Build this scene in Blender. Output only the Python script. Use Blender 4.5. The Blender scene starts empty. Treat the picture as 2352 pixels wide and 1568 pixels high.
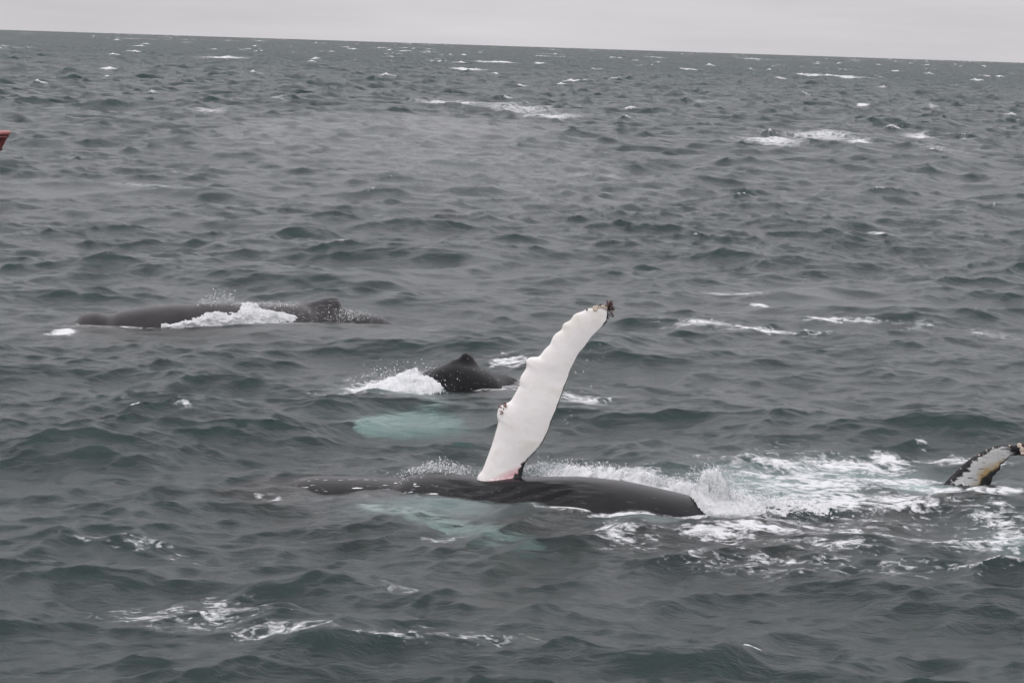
import bpy, bmesh, math, random
import numpy as np
from mathutils import Vector, Matrix, noise as mnoise

random.seed(7)
rng = np.random.default_rng(11)
scene = bpy.context.scene
col = scene.collection

# ------------------------------------------------------------------ camera
VW = 2352.0                       # all picture measurements are in a 2352 px wide view of the photo
F = 7000 * VW / 3840              # focal length in those pixels
CX, CY = 1176.0, 784.0
CAM_H = 8.5
ROLL = math.radians(1.85)
PITCH = math.atan(1117 * math.cos(ROLL) / 7000)
fwd = np.array([0, math.cos(PITCH), -math.sin(PITCH)])
up0 = np.array([0, math.sin(PITCH), math.cos(PITCH)])
ex = np.array([1.0, 0, 0])
rgt = math.cos(ROLL) * ex + math.sin(ROLL) * up0
upv = -math.sin(ROLL) * ex + math.cos(ROLL) * up0
cam_loc = np.array([0, 0, CAM_H])
cd = bpy.data.cameras.new('camera')
cam = bpy.data.objects.new('camera', cd)
col.objects.link(cam)
cam.matrix_world = Matrix(((rgt[0], upv[0], -fwd[0], 0), (rgt[1], upv[1], -fwd[1], 0),
                           (rgt[2], upv[2], -fwd[2], CAM_H), (0, 0, 0, 1)))
cd.sensor_width = 36.0
cd.lens = 36.0 * F / VW
cd.clip_start = 0.5
cd.clip_end = 40000
scene.camera = cam

def ray(px, py):
    return fwd + rgt * ((px - CX) / F) - upv * ((py - CY) / F)
def ground(px, py, z=0.0):
    """where the sight line through a point of the photo meets the sea"""
    d = ray(px, py); t = (z - CAM_H) / d[2]
    return cam_loc + d * t
def at(px, py, Y):
    """where that sight line meets the upright plane y = Y"""
    d = ray(px, py); return cam_loc + d * (Y / d[1])
def project(P):
    P = np.asarray(P) - cam_loc
    zc = P @ fwd
    return CX + F * (P @ rgt) / zc, CY - F * (P @ upv) / zc

# ------------------------------------------------------------------ world: overcast sky, soft sun
SUN_EL, SUN_AZ = math.radians(52), math.radians(200)
world = bpy.data.worlds.new('World'); scene.world = world
world.use_nodes = True
wt = world.node_tree; wt.nodes.clear()
class NT:
    def __init__(s, t): s.t = t
    def n(s, typ, ins=None, **kw):
        nd = s.t.nodes.new(typ)
        for k, v in kw.items(): setattr(nd, k, v)
        for k, v in (ins or {}).items():
            sock = nd.inputs[k]
            if hasattr(v, 'is_output'): s.t.links.new(v, sock)
            elif isinstance(v, bpy.types.Node): s.t.links.new(v.outputs[0], sock)
            else: sock.default_value = v
        return nd
    def math(s, op, a, b=None, c=None, clamp=False):
        ins = {0: a}
        if b is not None: ins[1] = b
        if c is not None: ins[2] = c
        return s.n('ShaderNodeMath', ins, operation=op, use_clamp=clamp).outputs[0]
    def ramp(s, fac, stops, interp='LINEAR'):
        nd = s.n('ShaderNodeValToRGB', {0: fac}); cr = nd.color_ramp; cr.interpolation = interp
        while len(cr.elements) < len(stops): cr.elements.new(0.5)
        for e, (p, c) in zip(cr.elements, stops):
            e.position = p; e.color = (c, c, c, 1) if isinstance(c, (int, float)) else (*c, 1)
        return nd.outputs[0]
    def mix(s, fac, a, b, blend='MIX'):
        nd = s.n('ShaderNodeMix', None, data_type='RGBA', blend_type=blend)
        for sock, v in ((nd.inputs[0], fac), (nd.inputs[6], a), (nd.inputs[7], b)):
            if hasattr(v, 'is_output'): s.t.links.new(v, sock)
            elif isinstance(v, (tuple, list)): sock.default_value = (*v, 1) if len(v) == 3 else v
            else: sock.default_value = v
        return nd.outputs[2]
    def maprange(s, v, a, b, c=0.0, d=1.0, smooth=False):
        nd = s.n('ShaderNodeMapRange', {0: v, 1: a, 2: b, 3: c, 4: d})
        nd.interpolation_type = 'SMOOTHSTEP' if smooth else 'LINEAR'
        return nd.outputs[0]
W = NT(wt)
sky = W.n('ShaderNodeTexSky', sky_type='NISHITA', sun_disc=False, sun_elevation=SUN_EL, sun_rotation=SUN_AZ)
tc = W.n('ShaderNodeTexCoord')
sep = W.n('ShaderNodeSeparateXYZ', {0: tc.outputs['Generated']})
elev = W.math('MAXIMUM', sep.outputs[2], 0.0)
# overcast deck: bright above, dimmer at the horizon, with a paler strip just over the sea
deck = W.maprange(elev, 0.0, 0.65, 5.62, 17.5)
strip = W.maprange(elev, 0.0, 0.022, 0.55, 0.0, smooth=True)
mp = W.n('ShaderNodeMapping', {'Vector': tc.outputs['Generated'], 'Scale': (3, 3, 26)})
cl = W.n('ShaderNodeTexNoise', {'Vector': mp, 'Scale': 1.6, 'Detail': 5.0, 'Roughness': 0.55})
cloud = W.maprange(cl.outputs[0], 0.3, 0.7, 0.90, 1.08)
val = W.math('MULTIPLY', W.math('ADD', deck, strip), cloud)
grey = W.mix(1.0, W.n('ShaderNodeCombineXYZ', {0: val, 1: val, 2: val}).outputs[0], (1.0, 0.966, 1.012), 'MULTIPLY')
mixed = W.mix(0.06, grey, sky.outputs[0])
bg = W.n('ShaderNodeBackground', {0: mixed, 1: 0.105})
W.n('ShaderNodeOutputWorld', {0: bg})

sd = bpy.data.lights.new('sun', 'SUN'); sun = bpy.data.objects.new('sun', sd); col.objects.link(sun)
sd.energy = 0.7; sd.angle = math.radians(40); sd.color = (1.0, 0.97, 0.93)
sdir = Vector((math.sin(SUN_AZ) * math.cos(SUN_EL), math.cos(SUN_AZ) * math.cos(SUN_EL), math.sin(SUN_EL)))
sun.rotation_euler = sdir.to_track_quat('Z', 'Y').to_euler()

vs = scene.view_settings
vs.view_transform = 'Standard'; vs.look = 'None'; vs.exposure = 0.0; vs.gamma = 1.0; vs.use_curve_mapping = False
cy = scene.cycles
cy.use_denoising = True
cy.max_bounces = 10; cy.diffuse_bounces = 3; cy.glossy_bounces = 3; cy.transmission_bounces = 6
cy.volume_bounces = 3; cy.transparent_max_bounces = 8
cy.caustics_refractive = True; cy.caustics_reflective = True
cy.sample_clamp_indirect = 6.0

# ------------------------------------------------------------------ helpers
def tag(o, label=None, cat=None, group=None, kind=None):
    if label: o['label'] = label
    if cat: o['category'] = cat
    if group: o['group'] = group
    if kind: o['kind'] = kind
    return o
def mesh_obj(name, V, Fc, mat, parent=None, smooth=True, mats=None):
    me = bpy.data.meshes.new(name)
    me.from_pydata([tuple(map(float, v)) for v in V], [], [tuple(map(int, f)) for f in Fc])
    if smooth: me.polygons.foreach_set('use_smooth', [True] * len(me.polygons))
    for m in (mats or [mat]): me.materials.append(m)
    o = bpy.data.objects.new(name, me); col.objects.link(o)
    if parent: o.parent = parent
    return o
def fast_mesh(name, V, Fc, mat):
    """numpy verts (n,3) and faces (m,k) of one size"""
    me = bpy.data.meshes.new(name)
    n, m, k = len(V), len(Fc), Fc.shape[1]
    me.vertices.add(n); me.vertices.foreach_set('co', V.astype(np.float32).ravel())
    me.loops.add(m * k); me.loops.foreach_set('vertex_index', Fc.astype(np.int32).ravel())
    me.polygons.add(m); me.polygons.foreach_set('loop_start', np.arange(0, m * k, k, dtype=np.int32))
    me.polygons.foreach_set('use_smooth', np.ones(m, dtype=bool))
    me.update(calc_edges=True)
    me.materials.append(mat)
    o = bpy.data.objects.new(name, me); col.objects.link(o)
    return o
def material(name):
    m = bpy.data.materials.new(name); m.use_nodes = True; m.node_tree.nodes.clear()
    return m, NT(m.node_tree)
def sstep(x, a, b):
    t = np.clip((x - a) / (b - a), 0, 1); return t * t * (3 - 2 * t)
_tab = rng.random((256, 256))
def vnoise(x, y):
    xi = np.floor(x).astype(int); yi = np.floor(y).astype(int); fx = x - xi; fy = y - yi
    fx = fx * fx * (3 - 2 * fx); fy = fy * fy * (3 - 2 * fy)
    g = lambda i, j: _tab[i & 255, j & 255]
    return (g(xi, yi) * (1 - fx) + g(xi + 1, yi) * fx) * (1 - fy) + (g(xi, yi + 1) * (1 - fx) + g(xi + 1, yi + 1) * fx) * fy
def fbm(x, y, oct=4, gain=0.5):
    s = 0; a = 1; t = 0
    for o in range(oct):
        s = s + a * vnoise(x * 2 ** o + 17.3 * o, y * 2 ** o + 9.1 * o); t += a; a *= gain
    return s / t

# ------------------------------------------------------------------ wave fields (directional wind sea)
WIND = math.radians(-76)          # travelling towards the camera and a little to the right
def wave_tile(L, N, lmin, lmax, kp, alpha, seed, spread):
    r = np.random.default_rng(seed)
    k1 = np.fft.fftfreq(N, d=L / N) * 2 * np.pi
    KX, KY = np.meshgrid(k1, k1, indexing='ij')
    K = np.hypot(KX, KY); K[0, 0] = 1
    th = np.arctan2(KY, KX) - WIND
    S = alpha / 2 * K ** -3 * np.exp(-1.25 * (kp / K) ** 2)
    S *= 1 + 1.0 * np.exp(-(np.log(2 * np.pi / K / 1.8) / .6) ** 2)
    S *= 2.6 ** np.exp(-((np.sqrt(K / kp) - 1) ** 2) / (2 * .08 ** 2))
    D = np.where(np.cos(th) > 0, np.abs(np.cos(th)) ** spread, 0)
    D = D / (np.trapz(np.abs(np.cos(np.linspace(-np.pi / 2, np.pi / 2, 200))) ** spread, np.linspace(-np.pi / 2, np.pi / 2, 200)))
    S2 = S * D / K
    lam = 2 * np.pi / K
    S2[(lam < lmin) | (lam > lmax)] = 0; S2[0, 0] = 0
    dk = 2 * np.pi / L
    c = (r.normal(size=(N, N)) + 1j * r.normal(size=(N, N))) * np.sqrt(S2 * dk * dk)
    h = np.real(np.fft.ifft2(c)) * N * N
    dx = np.real(np.fft.ifft2(1j * KX / K * c)) * N * N
    dy = np.real(np.fft.ifft2(1j * KY / K * c)) * N * N
    jac = 1 + np.real(np.fft.ifft2(-(KX * KX + KY * KY) / K * c)) * N * N
    return L, N, h.astype(np.float32), dx.astype(np.float32), dy.astype(np.float32), jac.astype(np.float32)
def sample(tile, x, y, rot):
    L, N = tile[0], tile[1]
    u = (x * N / L); v = (y * N / L)
    i = np.floor(u).astype(np.int64); j = np.floor(v).astype(np.int64)
    fu = (u - i).astype(np.float32); fv = (v - j).astype(np.float32)
    i0, j0, i1, j1 = i % N, j % N, (i + 1) % N, (j + 1) % N
    w = ((1 - fu) * (1 - fv), fu * (1 - fv), (1 - fu) * fv, fu * fv)
    return [w[0] * a[i0, j0] + w[1] * a[i1, j0] + w[2] * a[i0, j1] + w[3] * a[i1, j1] for a in tile[2:]]
KP = 2 * math.pi / 10.5
T0 = wave_tile(163.0, 1024, 1.3, 400, KP, 0.030 / 2, 3, 1.9)
T1 = wave_tile(251.0, 2048, 1.3, 400, KP, 0.030 / 2, 5, 1.8)
T2 = wave_tile(17.0, 512, 0.22, 1.3, KP, 0.044, 8, 2.6)

# things that calm, lift, whiten, aerate or paint a glow on the sea, in sea coordinates: (cx, cy, half width, half depth, turn, amount)
def ell(px, py, hw, hh, amount, turn=0.0):
    c = ground(px, py); D = math.hypot(c[0], c[1])
    a = ground(px, py - hh); b = ground(px, py + hh)
    return (c[0], c[1], hw * D / F, abs(a[1] - b[1]) / 2, math.radians(turn), amount)
def spread(ells, x, y, soft=1.0):
    out = np.zeros_like(x)
    for (cx, cy_, a, b, t, amt) in ells:
        dx, dy = x - cx, y - cy_
        u = (dx * math.cos(t) + dy * math.sin(t)) / a; v = (-dx * math.sin(t) + dy * math.cos(t)) / b
        g = np.exp(-(u * u + v * v) * soft) * abs(amt)
        out = np.maximum(out, g) if amt > 0 else out - g
    return out
CALM = [ell(260, 745, 200, 24, .92), ell(1150, 1145, 640, 50, 0.85), ell(470, 730, 420, 32, 0.8), ell(1050, 880, 210, 34, 0.8), ell(1500, 1160, 300, 40, .75), ell(2240, 1120, 200, 40, .6), ell(1850, 1120, 350, 50, .4)]
SLICK = [ell(1900, 690, 230, 34, .95), ell(1720, 720, 180, 20, .5), ell(200, 435, 560, 26, .8), ell(350, 505, 300, 14, .5), ell(1000, 640, 300, 26, .45), ell(1350, 1370, 520, 70, .35), ell(620, 760, 300, 16, .5), ell(700, 1440, 400, 40, .25)]
FOAM = [
    # far white horses
    ell(510, 133, 48, 2.4, 1.0), ell(1140, 144, 48, 2.2, 1.1), ell(1010, 141, 26, 1.2, .9), ell(1240, 146, 14, 2, 1.0), ell(1075, 160, 38, 2.6, 1.05), ell(1345, 188, 48, 2, .95), ell(1912, 176, 58, 3.2, 1.1),
    ell(1582, 160, 20, 2, .9), ell(15, 110, 18, 2.4, 1.0), ell(418, 91, 7, 2, .9), ell(285, 88, 18, 1, .85), ell(730, 137, 14, 1.6, .8), ell(1980, 245, 16, 2, .95), ell(2155, 246, 20, 1.8, .7), ell(1500, 131, 10, 1.5, .8), ell(2275, 175, 12, 2, .9), ell(930, 117, 16, 1.2, .7),
    ell(1735, 135, 14, 1.4, .8), ell(1310, 226, 18, 2, .75), ell(2140, 137, 16, 1.2, .8),
    # the long foam patches left by breakers
    ell(1050, 238, 120, 4.5, .72), ell(1180, 250, 110, 11, .62), ell(1270, 268, 80, 7, .68), ell(1770, 324, 80, 9, .72), ell(1880, 312, 130, 12, .58), ell(1985, 328, 40, 5, .8), ell(2115, 315, 34, 4, .7), ell(2195, 312, 20, 4, 1.0), ell(2170, 345, 60, 8, .45),
    ell(600, 229, 70, 4, .5), ell(490, 255, 40, 6, .5), ell(1600, 235, 60, 4, .45),
    ell(1020, 497, 44, 6, .85), ell(2022, 549, 36, 4, .8), ell(370, 402, 16, 9, .75), ell(1365, 402, 60, 4, .5), ell(1410, 498, 20, 3, .6),
    ell(380, 425, 200, 5, .35),
    # ring of the footprint at right
    ell(1690, 678, 70, 5, .72, -24), ell(1745, 700, 30, 3, .8, -30), ell(1780, 757, 130, 4, .72, 4), ell(1900, 735, 60, 3.5, .78, 9), ell(1620, 745, 110, 5, .66, -3), ell(1980, 740, 70, 4, .55, -8), ell(2290, 760, 70, 10, .52, -12), ell(2130, 750, 90, 6, .4),
    # grey whale
    ell(135, 760, 30, 5, .9), ell(250, 752, 130, 4, .55), ell(560, 735, 130, 9, .75), ell(800, 722, 70, 8, .7), ell(240, 727, 20, 4, .7), ell(640, 742, 110, 4, .6), ell(955, 738, 60, 3, .4),
    # black whale
    ell(900, 890, 110, 20, .85), ell(800, 905, 120, 7, .6), ell(1130, 880, 90, 16, .62), ell(1165, 832, 60, 8, .72), ell(960, 845, 60, 8, .62), ell(1330, 925, 70, 14, .55), ell(1200, 870, 80, 14, .5), ell(710, 905, 70, 5, .45), ell(435, 950, 26, 4, .5),
    # the rolled whale
    ell(1020, 1084, 46, 7, .8), ell(1400, 1088, 170, 11, .9), ell(1330, 1075, 150, 9, .75), ell(1560, 1110, 90, 14, .95), ell(1310, 1182, 90, 7, .78, -6), ell(1440, 1194, 120, 4, .8), ell(620, 1134, 40, 5, .44), ell(1420, 1240, 110, 26, .52), ell(1600, 1198, 60, 6, .7), ell(1215, 1160, 70, 4, .5),
    # wash between the burst and the fluke
    ell(1690, 1150, 90, 30, .95), ell(1880, 1110, 260, 75, .58), ell(1800, 1060, 110, 16, .72), ell(1960, 1055, 140, 14, .74), ell(2060, 1050, 60, 10, .8), ell(1900, 1110, 180, 26, .68), ell(2050, 1095, 150, 18, .74), ell(1920, 1150, 170, 18, .74), ell(2080, 1155, 110, 13, .72), ell(1760, 1225, 150, 16, .72), ell(1640, 1240, 110, 14, .66), ell(1900, 1200, 190, 10, .5), ell(1930, 1260, 160, 20, .48),
    ell(2240, 1050, 100, 7, .7), ell(2200, 1128, 130, 7, .72), ell(2300, 1132, 60, 7, .85), ell(2290, 1180, 80, 22, .55), ell(2320, 1220, 70, 30, .66), ell(2260, 1250, 90, 20, .68), ell(2310, 1300, 70, 20, .66), ell(2180, 1230, 90, 22, .5), ell(2060, 1225, 130, 24, .42), ell(2130, 1025, 20, 10, .45),
    # scraps in the foreground
    ell(470, 1400, 210, 50, .40), ell(330, 1400, 80, 16, .43), ell(620, 1450, 180, 26, .41), ell(1060, 1470, 190, 34, .41), ell(330, 1245, 160, 12, .40), ell(480, 1355, 100, 14, .40), ell(830, 1500, 200, 14, .42), ell(1020, 1230, 60, 5, .40), ell(980, 1350, 140, 14, .33), ell(1750, 1290, 260, 20, .36), ell(2100, 1310, 200, 20, .35)]
AER_GLOW = [ell(1000, 1168, 190, 24, .38), ell(940, 955, 140, 20, .12), ell(1780, 1110, 190, 40, .5), ell(2010, 1080, 200, 26, .5), ell(2100, 1115, 60, 12, .9), ell(1690, 1140, 80, 26, .8), ell(900, 900, 110, 16, .45), ell(1400, 1092, 170, 12, .45), ell(560, 738, 140, 9, .4), ell(2300, 1240, 70, 40, .35), ell(1470, 1210, 120, 10, .3)]  # first two entries paint a soft pale glow above the submerged flippers
RIDGE = [ell(1100, 150, 110, 3, .7), ell(1180, 153, 60, 3, .4), ell(1900, 181, 60, 3, .35), ell(1340, 194, 60, 3, .4), ell(540, 184, 60, 3, .45), ell(270, 246, 30, 5, .5), ell(2140, 220, 80, 4, .45), ell(1590, 258, 50, 4, .4),
         ell(1250, 1082, 130, 11, .26), ell(1640, 1540, 330, 16, .2), ell(600, 1512, 200, 14, .14), ell(2180, 995, 130, 10, .1), ell(720, 540, 60, 5, .25), ell(1700, 590, 110, 9, .22), ell(330, 655, 130, 9, .18), ell(1990, 1240, 90, 10, .14), ell(640, 1330, 140, 16, .2)]

def ocean_fields(x, y, D):
    h0, dx0, dy0, j0 = sample(T0, x, y, 0)
    h1, dx1, dy1, j1 = sample(T1, x * .966 + y * .259 + 40, -x * .259 + y * .966 + 11, 0)
    # second tile is turned 15 degrees, turn its displacement back
    ddx = dx1 * .966 - dy1 * .259; ddy = dx1 * .259 + dy1 * .966
    h2, dx2, dy2, j2 = sample(T2, x, y, 0)
    calm = 1 - np.clip(spread(CALM, x, y), 0, .95)
    slick = np.clip(spread(SLICK, x, y), 0, 1)
    gust = .55 + .9 * fbm(x / 14 + 3, y / 30 + 8, 3)
    gust2 = .7 + .6 * fbm(x / 70 + 31, y / 140 + 5, 2)
    rip = gust ** 1.5 * gust2 ** 1.5 * (1 - .93 * slick)
    a2 = rip * np.clip((260 - D) / 160, 0, 1) * (.45 + .55 * calm)
    big = calm * (1 - .35 * slick) * (1 + .8 * np.clip((D - 80) / 220, 0, 1))
    CH = 1.5
    z = big * (h0 + h1) + a2 * h2
    X = x + CH * big * (dx0 + ddx) + 1.0 * a2 * dx2
    Y = y + CH * big * (dy0 + ddy) + 1.0 * a2 * dy2
    for (cx, cy_, a, b, t, amt) in RIDGE:
        ddx_, ddy_ = x - cx, y - cy_
        u = (ddx_ * math.cos(t) + ddy_ * math.sin(t)) / a; v = (-ddx_ * math.sin(t) + ddy_ * math.cos(t)) / b
        e = np.exp(-u * u) * amt
        z += e * (np.exp(-v * v) - .35 * np.exp(-(v + 1.8) ** 2)); Y += -e * .9 * np.exp(-v * v) * v * -1.0 * .6
    jac = 1 + big * CH * (j0 + j1 - 2) + .25 * a2 * (j2 - 1)
    return X, Y, z, rip, jac, slick

def make_ocean(mat):
    half = math.radians(19.5)
    r = [17.0]
    while r[-1] < 150: r.append(r[-1] + (.078 if r[-1] < 45 else .078 * (r[-1] / 45) ** 1.6))
    n_near = len(r)
    while r[-1] < 9500: r.append(r[-1] + .55 * (r[-1] / 150) ** 1.18)
    r = np.array(r)
    nc = 1121
    th = np.linspace(-half, half, nc)
    Rn, Tn = np.meshgrid(r[:n_near], th, indexing='ij')
    Rf, Tf = np.meshgrid(r[n_near:], th[::2], indexing='ij')
    def pts(R, T):
        x = (R * np.sin(T)).ravel(); y = (R * np.cos(T)).ravel()
        return x, y, ocean_fields(x, y, R.ravel())
    xn, yn, A = pts(Rn, Tn); xf, yf, B = pts(Rf, Tf)
    nf = Rf.shape[1]
    An = [a.reshape(Rn.shape) for a in A]
    for a in An: a[-1, 1::2] = (a[-1, 0:-1:2] + a[-1, 2::2]) / 2
    fields = [np.concatenate([a.ravel(), b]) for a, b in zip(An, B)]
    x0 = np.concatenate([xn, xf]); y0 = np.concatenate([yn, yf])
    D0 = np.hypot(x0, y0)
    V = np.stack([fields[0], fields[1], fields[2]], 1)
    # the sea curves away with the earth
    V[:, 2] -= D0 ** 2 / (2 * 7.4e6)
    def quads(nr, ncol, off):
        i = np.arange(nr - 1)[:, None] * ncol + np.arange(ncol - 1)[None] + off
        return np.stack([i, i + ncol, i + ncol + 1, i + 1], -1).reshape(-1, 4)[:, ::-1]
    q1 = quads(n_near, nc, 0)
    offf = n_near * nc
    q2 = quads(Rf.shape[0], nf, offf)
    lr = (n_near - 1) * nc
    j = np.arange(nf - 1)
    qa = np.stack([lr + 2 * j, offf + j, offf + j + 1, lr + 2 * j + 2], 1)[:, ::-1]
    # the odd vertices of the seam lie on the edges, so plain quads close it
    o = fast_mesh('sea', V, np.concatenate([q1, q2, qa]), mat)
    me = o.data
    foam = np.clip(spread(FOAM, x0, y0), 0, 1.2)
    J = fields[4]; cap = np.zeros_like(J)
    for lo, hi, qn in ((60, 120, .0002), (120, 300, .00005), (300, 900, .00015), (900, 9999, .0005)):
        k = (D0 >= lo) & (D0 < hi); j0, j1 = np.quantile(J[k], qn), np.quantile(J[k], qn * 3)
        cap[k] = 1.1 * sstep(-J[k], -j1, -j0)
    cf = cap[offf:].reshape(Rf.shape); c2 = cf.copy()
    for k in (1, 2, 3, 4): c2[:, k:] = np.maximum(c2[:, k:], cf[:, :-k] * (1 - .12 * k)); c2[:, :-k] = np.maximum(c2[:, :-k], cf[:, k:] * (1 - .12 * k))
    cap[offf:] = c2.ravel()
    foam = np.maximum(foam, cap)
    for nm, arr in (('foam', foam), ('rip', fields[3]), ('aer_glow', np.clip(spread(AER_GLOW, x0, y0), 0, 1)), ('far', np.clip((D0 - 60) / 700, 0, 1) ** .8)):
        at_ = me.attributes.new(nm, 'FLOAT', 'POINT'); at_.data.foreach_set('value', arr.astype(np.float32))
    return o

def sea_material():
    m, N = material('sea_water')
    co = N.n('ShaderNodeTexCoord').outputs['Object']
    A = lambda nm: N.n('ShaderNodeAttribute', attribute_name=nm).outputs['Fac']
    rip, foam, aer_glow, far = A('rip'), A('foam'), A('aer_glow'), A('far')
    # capillary ripples
    mp1 = N.n('ShaderNodeMapping', {'Vector': co, 'Scale': (.45, 1, .6), 'Rotation': (0, 0, .12)})
    n1 = N.n('ShaderNodeTexNoise', {'Vector': mp1, 'Scale': 4.0, 'Detail': 4.0, 'Roughness': .58, 'Distortion': .3})
    mp2 = N.n('ShaderNodeMapping', {'Vector': co, 'Scale': (.5, 1, .5), 'Rotation': (0, 0, -.25)})
    n2 = N.n('ShaderNodeTexNoise', {'Vector': mp2, 'Scale': .55, 'Detail': 4.0, 'Roughness': .6, 'Distortion': .4})
    hgt = N.math('ADD', N.math('MULTIPLY', n1.outputs[0], N.math('MULTIPLY', rip, .055)),
                 N.math('MULTIPLY', n2.outputs[0], N.math('MULTIPLY', far, 1.0)))
    bump = N.n('ShaderNodeBump', {'Strength': 1.0, 'Distance': 1.0, 'Height': hgt})
    glass = N.n('ShaderNodeBsdfGlass', {'Color': (1, 1, 1, 1), 'Roughness': N.maprange(far, 0.0, 1.0, .285, .52), 'IOR': 1.333, 'Normal': bump})
    # foam
    f1 = N.n('ShaderNodeTexNoise', {'Vector': N.n('ShaderNodeMapping', {'Vector': co, 'Scale': (.6, 1, 1)}), 'Scale': 3.4, 'Detail': 9.0, 'Roughness': .70, 'Distortion': .6})
    f2 = N.n('ShaderNodeTexNoise', {'Vector': N.n('ShaderNodeMapping', {'Vector': co, 'Scale': (.6, 1, 1)}), 'Scale': 2.4, 'Detail': 7.0, 'Roughness': .62, 'Distortion': 1.2})
    f3 = N.n('ShaderNodeTexNoise', {'Vector': N.n('ShaderNodeMapping', {'Vector': co, 'Scale': (.6, 1, 1)}), 'Scale': 8.5, 'Detail': 4.0, 'Roughness': .6, 'Distortion': .6})
    ridge = N.math('SUBTRACT', 1.0, N.math('MULTIPLY', N.math('ABSOLUTE', N.math('SUBTRACT', f2.outputs[0], .5)), 5.0))
    fn = N.math('ADD', N.math('MULTIPLY', N.math('SUBTRACT', f1.outputs[0], .5), 1.35), N.math('MULTIPLY', N.math('SUBTRACT', ridge, .40), .55))
    fn = N.math('ADD', fn, N.math('MULTIPLY', N.math('SUBTRACT', f3.outputs[0], .5), 1.1))
    fm = N.math('ADD', N.math('SUBTRACT', foam, .51), fn)
    mask = N.math('MULTIPLY', N.maprange(fm, 0.0, .40, 0, .97), N.maprange(foam, .02, .12))
    fb = N.n('ShaderNodeBump', {'Strength': .7, 'Distance': .06, 'Height': f1.outputs[0], 'Normal': bump})
    white = N.n('ShaderNodeBsdfPrincipled', {'Base Color': (.53, .545, .55, 1), 'Roughness': .7, 'Normal': fb})
    # pale green milky water: air bubbles, plus the glow painted over the sunken flippers
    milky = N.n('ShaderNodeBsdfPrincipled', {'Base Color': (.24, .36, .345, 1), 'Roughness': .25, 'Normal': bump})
    s1 = N.n('ShaderNodeMixShader', {0: N.math('MULTIPLY', aer_glow, .8), 1: glass, 2: milky})
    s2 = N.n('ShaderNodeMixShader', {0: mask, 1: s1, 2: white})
    ab = N.n('ShaderNodeVolumeAbsorption', {'Color': (.30, .56, .54, 1), 'Density': .62})
    scn = N.n('ShaderNodeVolumeScatter', {'Color': (.22, .74, .70, 1), 'Density': .058, 'Anisotropy': .3})
    vol = N.n('ShaderNodeAddShader', {0: ab, 1: scn})
    out = N.n('ShaderNodeOutputMaterial', {'Surface': s2, 'Volume': vol})

    return m
sea = make_ocean(sea_material()); tag(sea, kind='structure')
mb, N = material('seabed_sand')
N.n('ShaderNodeOutputMaterial', {0: N.n('ShaderNodeBsdfDiffuse', {0: (.03, .04, .04, 1)})})
bed = mesh_obj('seabed', [(-4000, -50, -30), (4000, -50, -30), (4000, 10000, -30), (-4000, 10000, -30)], [(0, 1, 2, 3)], mb)
tag(bed, kind='structure')
# ------------------------------------------------------------------ skins, foam, barnacle and boat materials
def smooth_interp(xs, ys, q):
    """monotone-ish cubic through measured points"""
    xs = np.asarray(xs, float); ys = np.asarray(ys, float); q = np.asarray(q, float)
    d = np.diff(ys) / np.diff(xs); mth = np.empty_like(ys); mth[0] = d[0]; mth[-1] = d[-1]
    mth[1:-1] = np.where(d[:-1] * d[1:] > 0, 2 * d[:-1] * d[1:] / (d[:-1] + d[1:] + 1e-12), 0)
    i = np.clip(np.searchsorted(xs, q) - 1, 0, len(xs) - 2); h = xs[i + 1] - xs[i]; t = np.clip((q - xs[i]) / h, 0, 1)
    return ((2 * t**3 - 3 * t**2 + 1) * ys[i] + (t**3 - 2 * t**2 + t) * h * mth[i] + (-2 * t**3 + 3 * t**2) * ys[i + 1] + (t**3 - t**2) * h * mth[i + 1])

def skin_material(name, base, rough, fleck=0.0, streak=None, white_belly=None, spec=.4):
    m, N = material(name)
    co = N.n('ShaderNodeTexCoord').outputs['Object']
    n = N.n('ShaderNodeTexNoise', {'Vector': co, 'Scale': 2.2, 'Detail': 6.0, 'Roughness': .6})
    c = N.mix(N.maprange(n.outputs[0], .35, .7), tuple(b * .75 for b in base), tuple(b * 1.35 for b in base))
    sc = N.n('ShaderNodeTexNoise', {'Vector': N.n('ShaderNodeMapping', {'Vector': co, 'Scale': (1.2, 9, 9)}), 'Scale': 2.5, 'Detail': 3.0})
    c = N.mix(N.math('MULTIPLY', N.maprange(sc.outputs[0], .68, .72), .35), c, (.16, .155, .155))      # rake marks
    if white_belly is not None:
        at_ = N.n('ShaderNodeAttribute', attribute_name='belly').outputs['Fac']
        c = N.mix(at_, c, (.72, .72, .69))
    if fleck:
        v = N.n('ShaderNodeTexVoronoi', {'Vector': co, 'Scale': 5.5}); 
        c = N.mix(N.math('MULTIPLY', N.maprange(v.outputs['Distance'], .09, .05), fleck), c, (.6, .6, .6))
    if streak:
        st = N.n('ShaderNodeTexNoise', {'Vector': N.n('ShaderNodeMapping', {'Vector': co, 'Scale': (1.3, 7, 16), 'Rotation': (0, .04, .1)}), 'Scale': 2.0, 'Detail': 5.0, 'Roughness': .6})
        at_ = N.n('ShaderNodeAttribute', attribute_name='runoff').outputs['Fac']
        k = N.math('MULTIPLY', N.maprange(N.math('ADD', st.outputs[0], N.math('MULTIPLY', N.math('SUBTRACT', at_, 1.0), .3)), .575, .63), N.maprange(at_, .05, .3))
        c = N.mix(N.math('MULTIPLY', k, .85), c, streak)
    bmp = N.n('ShaderNodeBump', {'Strength': .5, 'Distance': .02, 'Height': n.outputs[0]})
    p = N.n('ShaderNodeBsdfPrincipled', {'Base Color': c, 'Roughness': rough, 'IOR': 1.38, 'Specular IOR Level': spec, 'Normal': bmp})
    N.n('ShaderNodeOutputMaterial', {'Surface': p})
    return m
M_skin = skin_material('wet_whale_skin', (.0085, .0085, .0095), .24, streak=(.72, .73, .74), white_belly=True, spec=.24)
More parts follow.
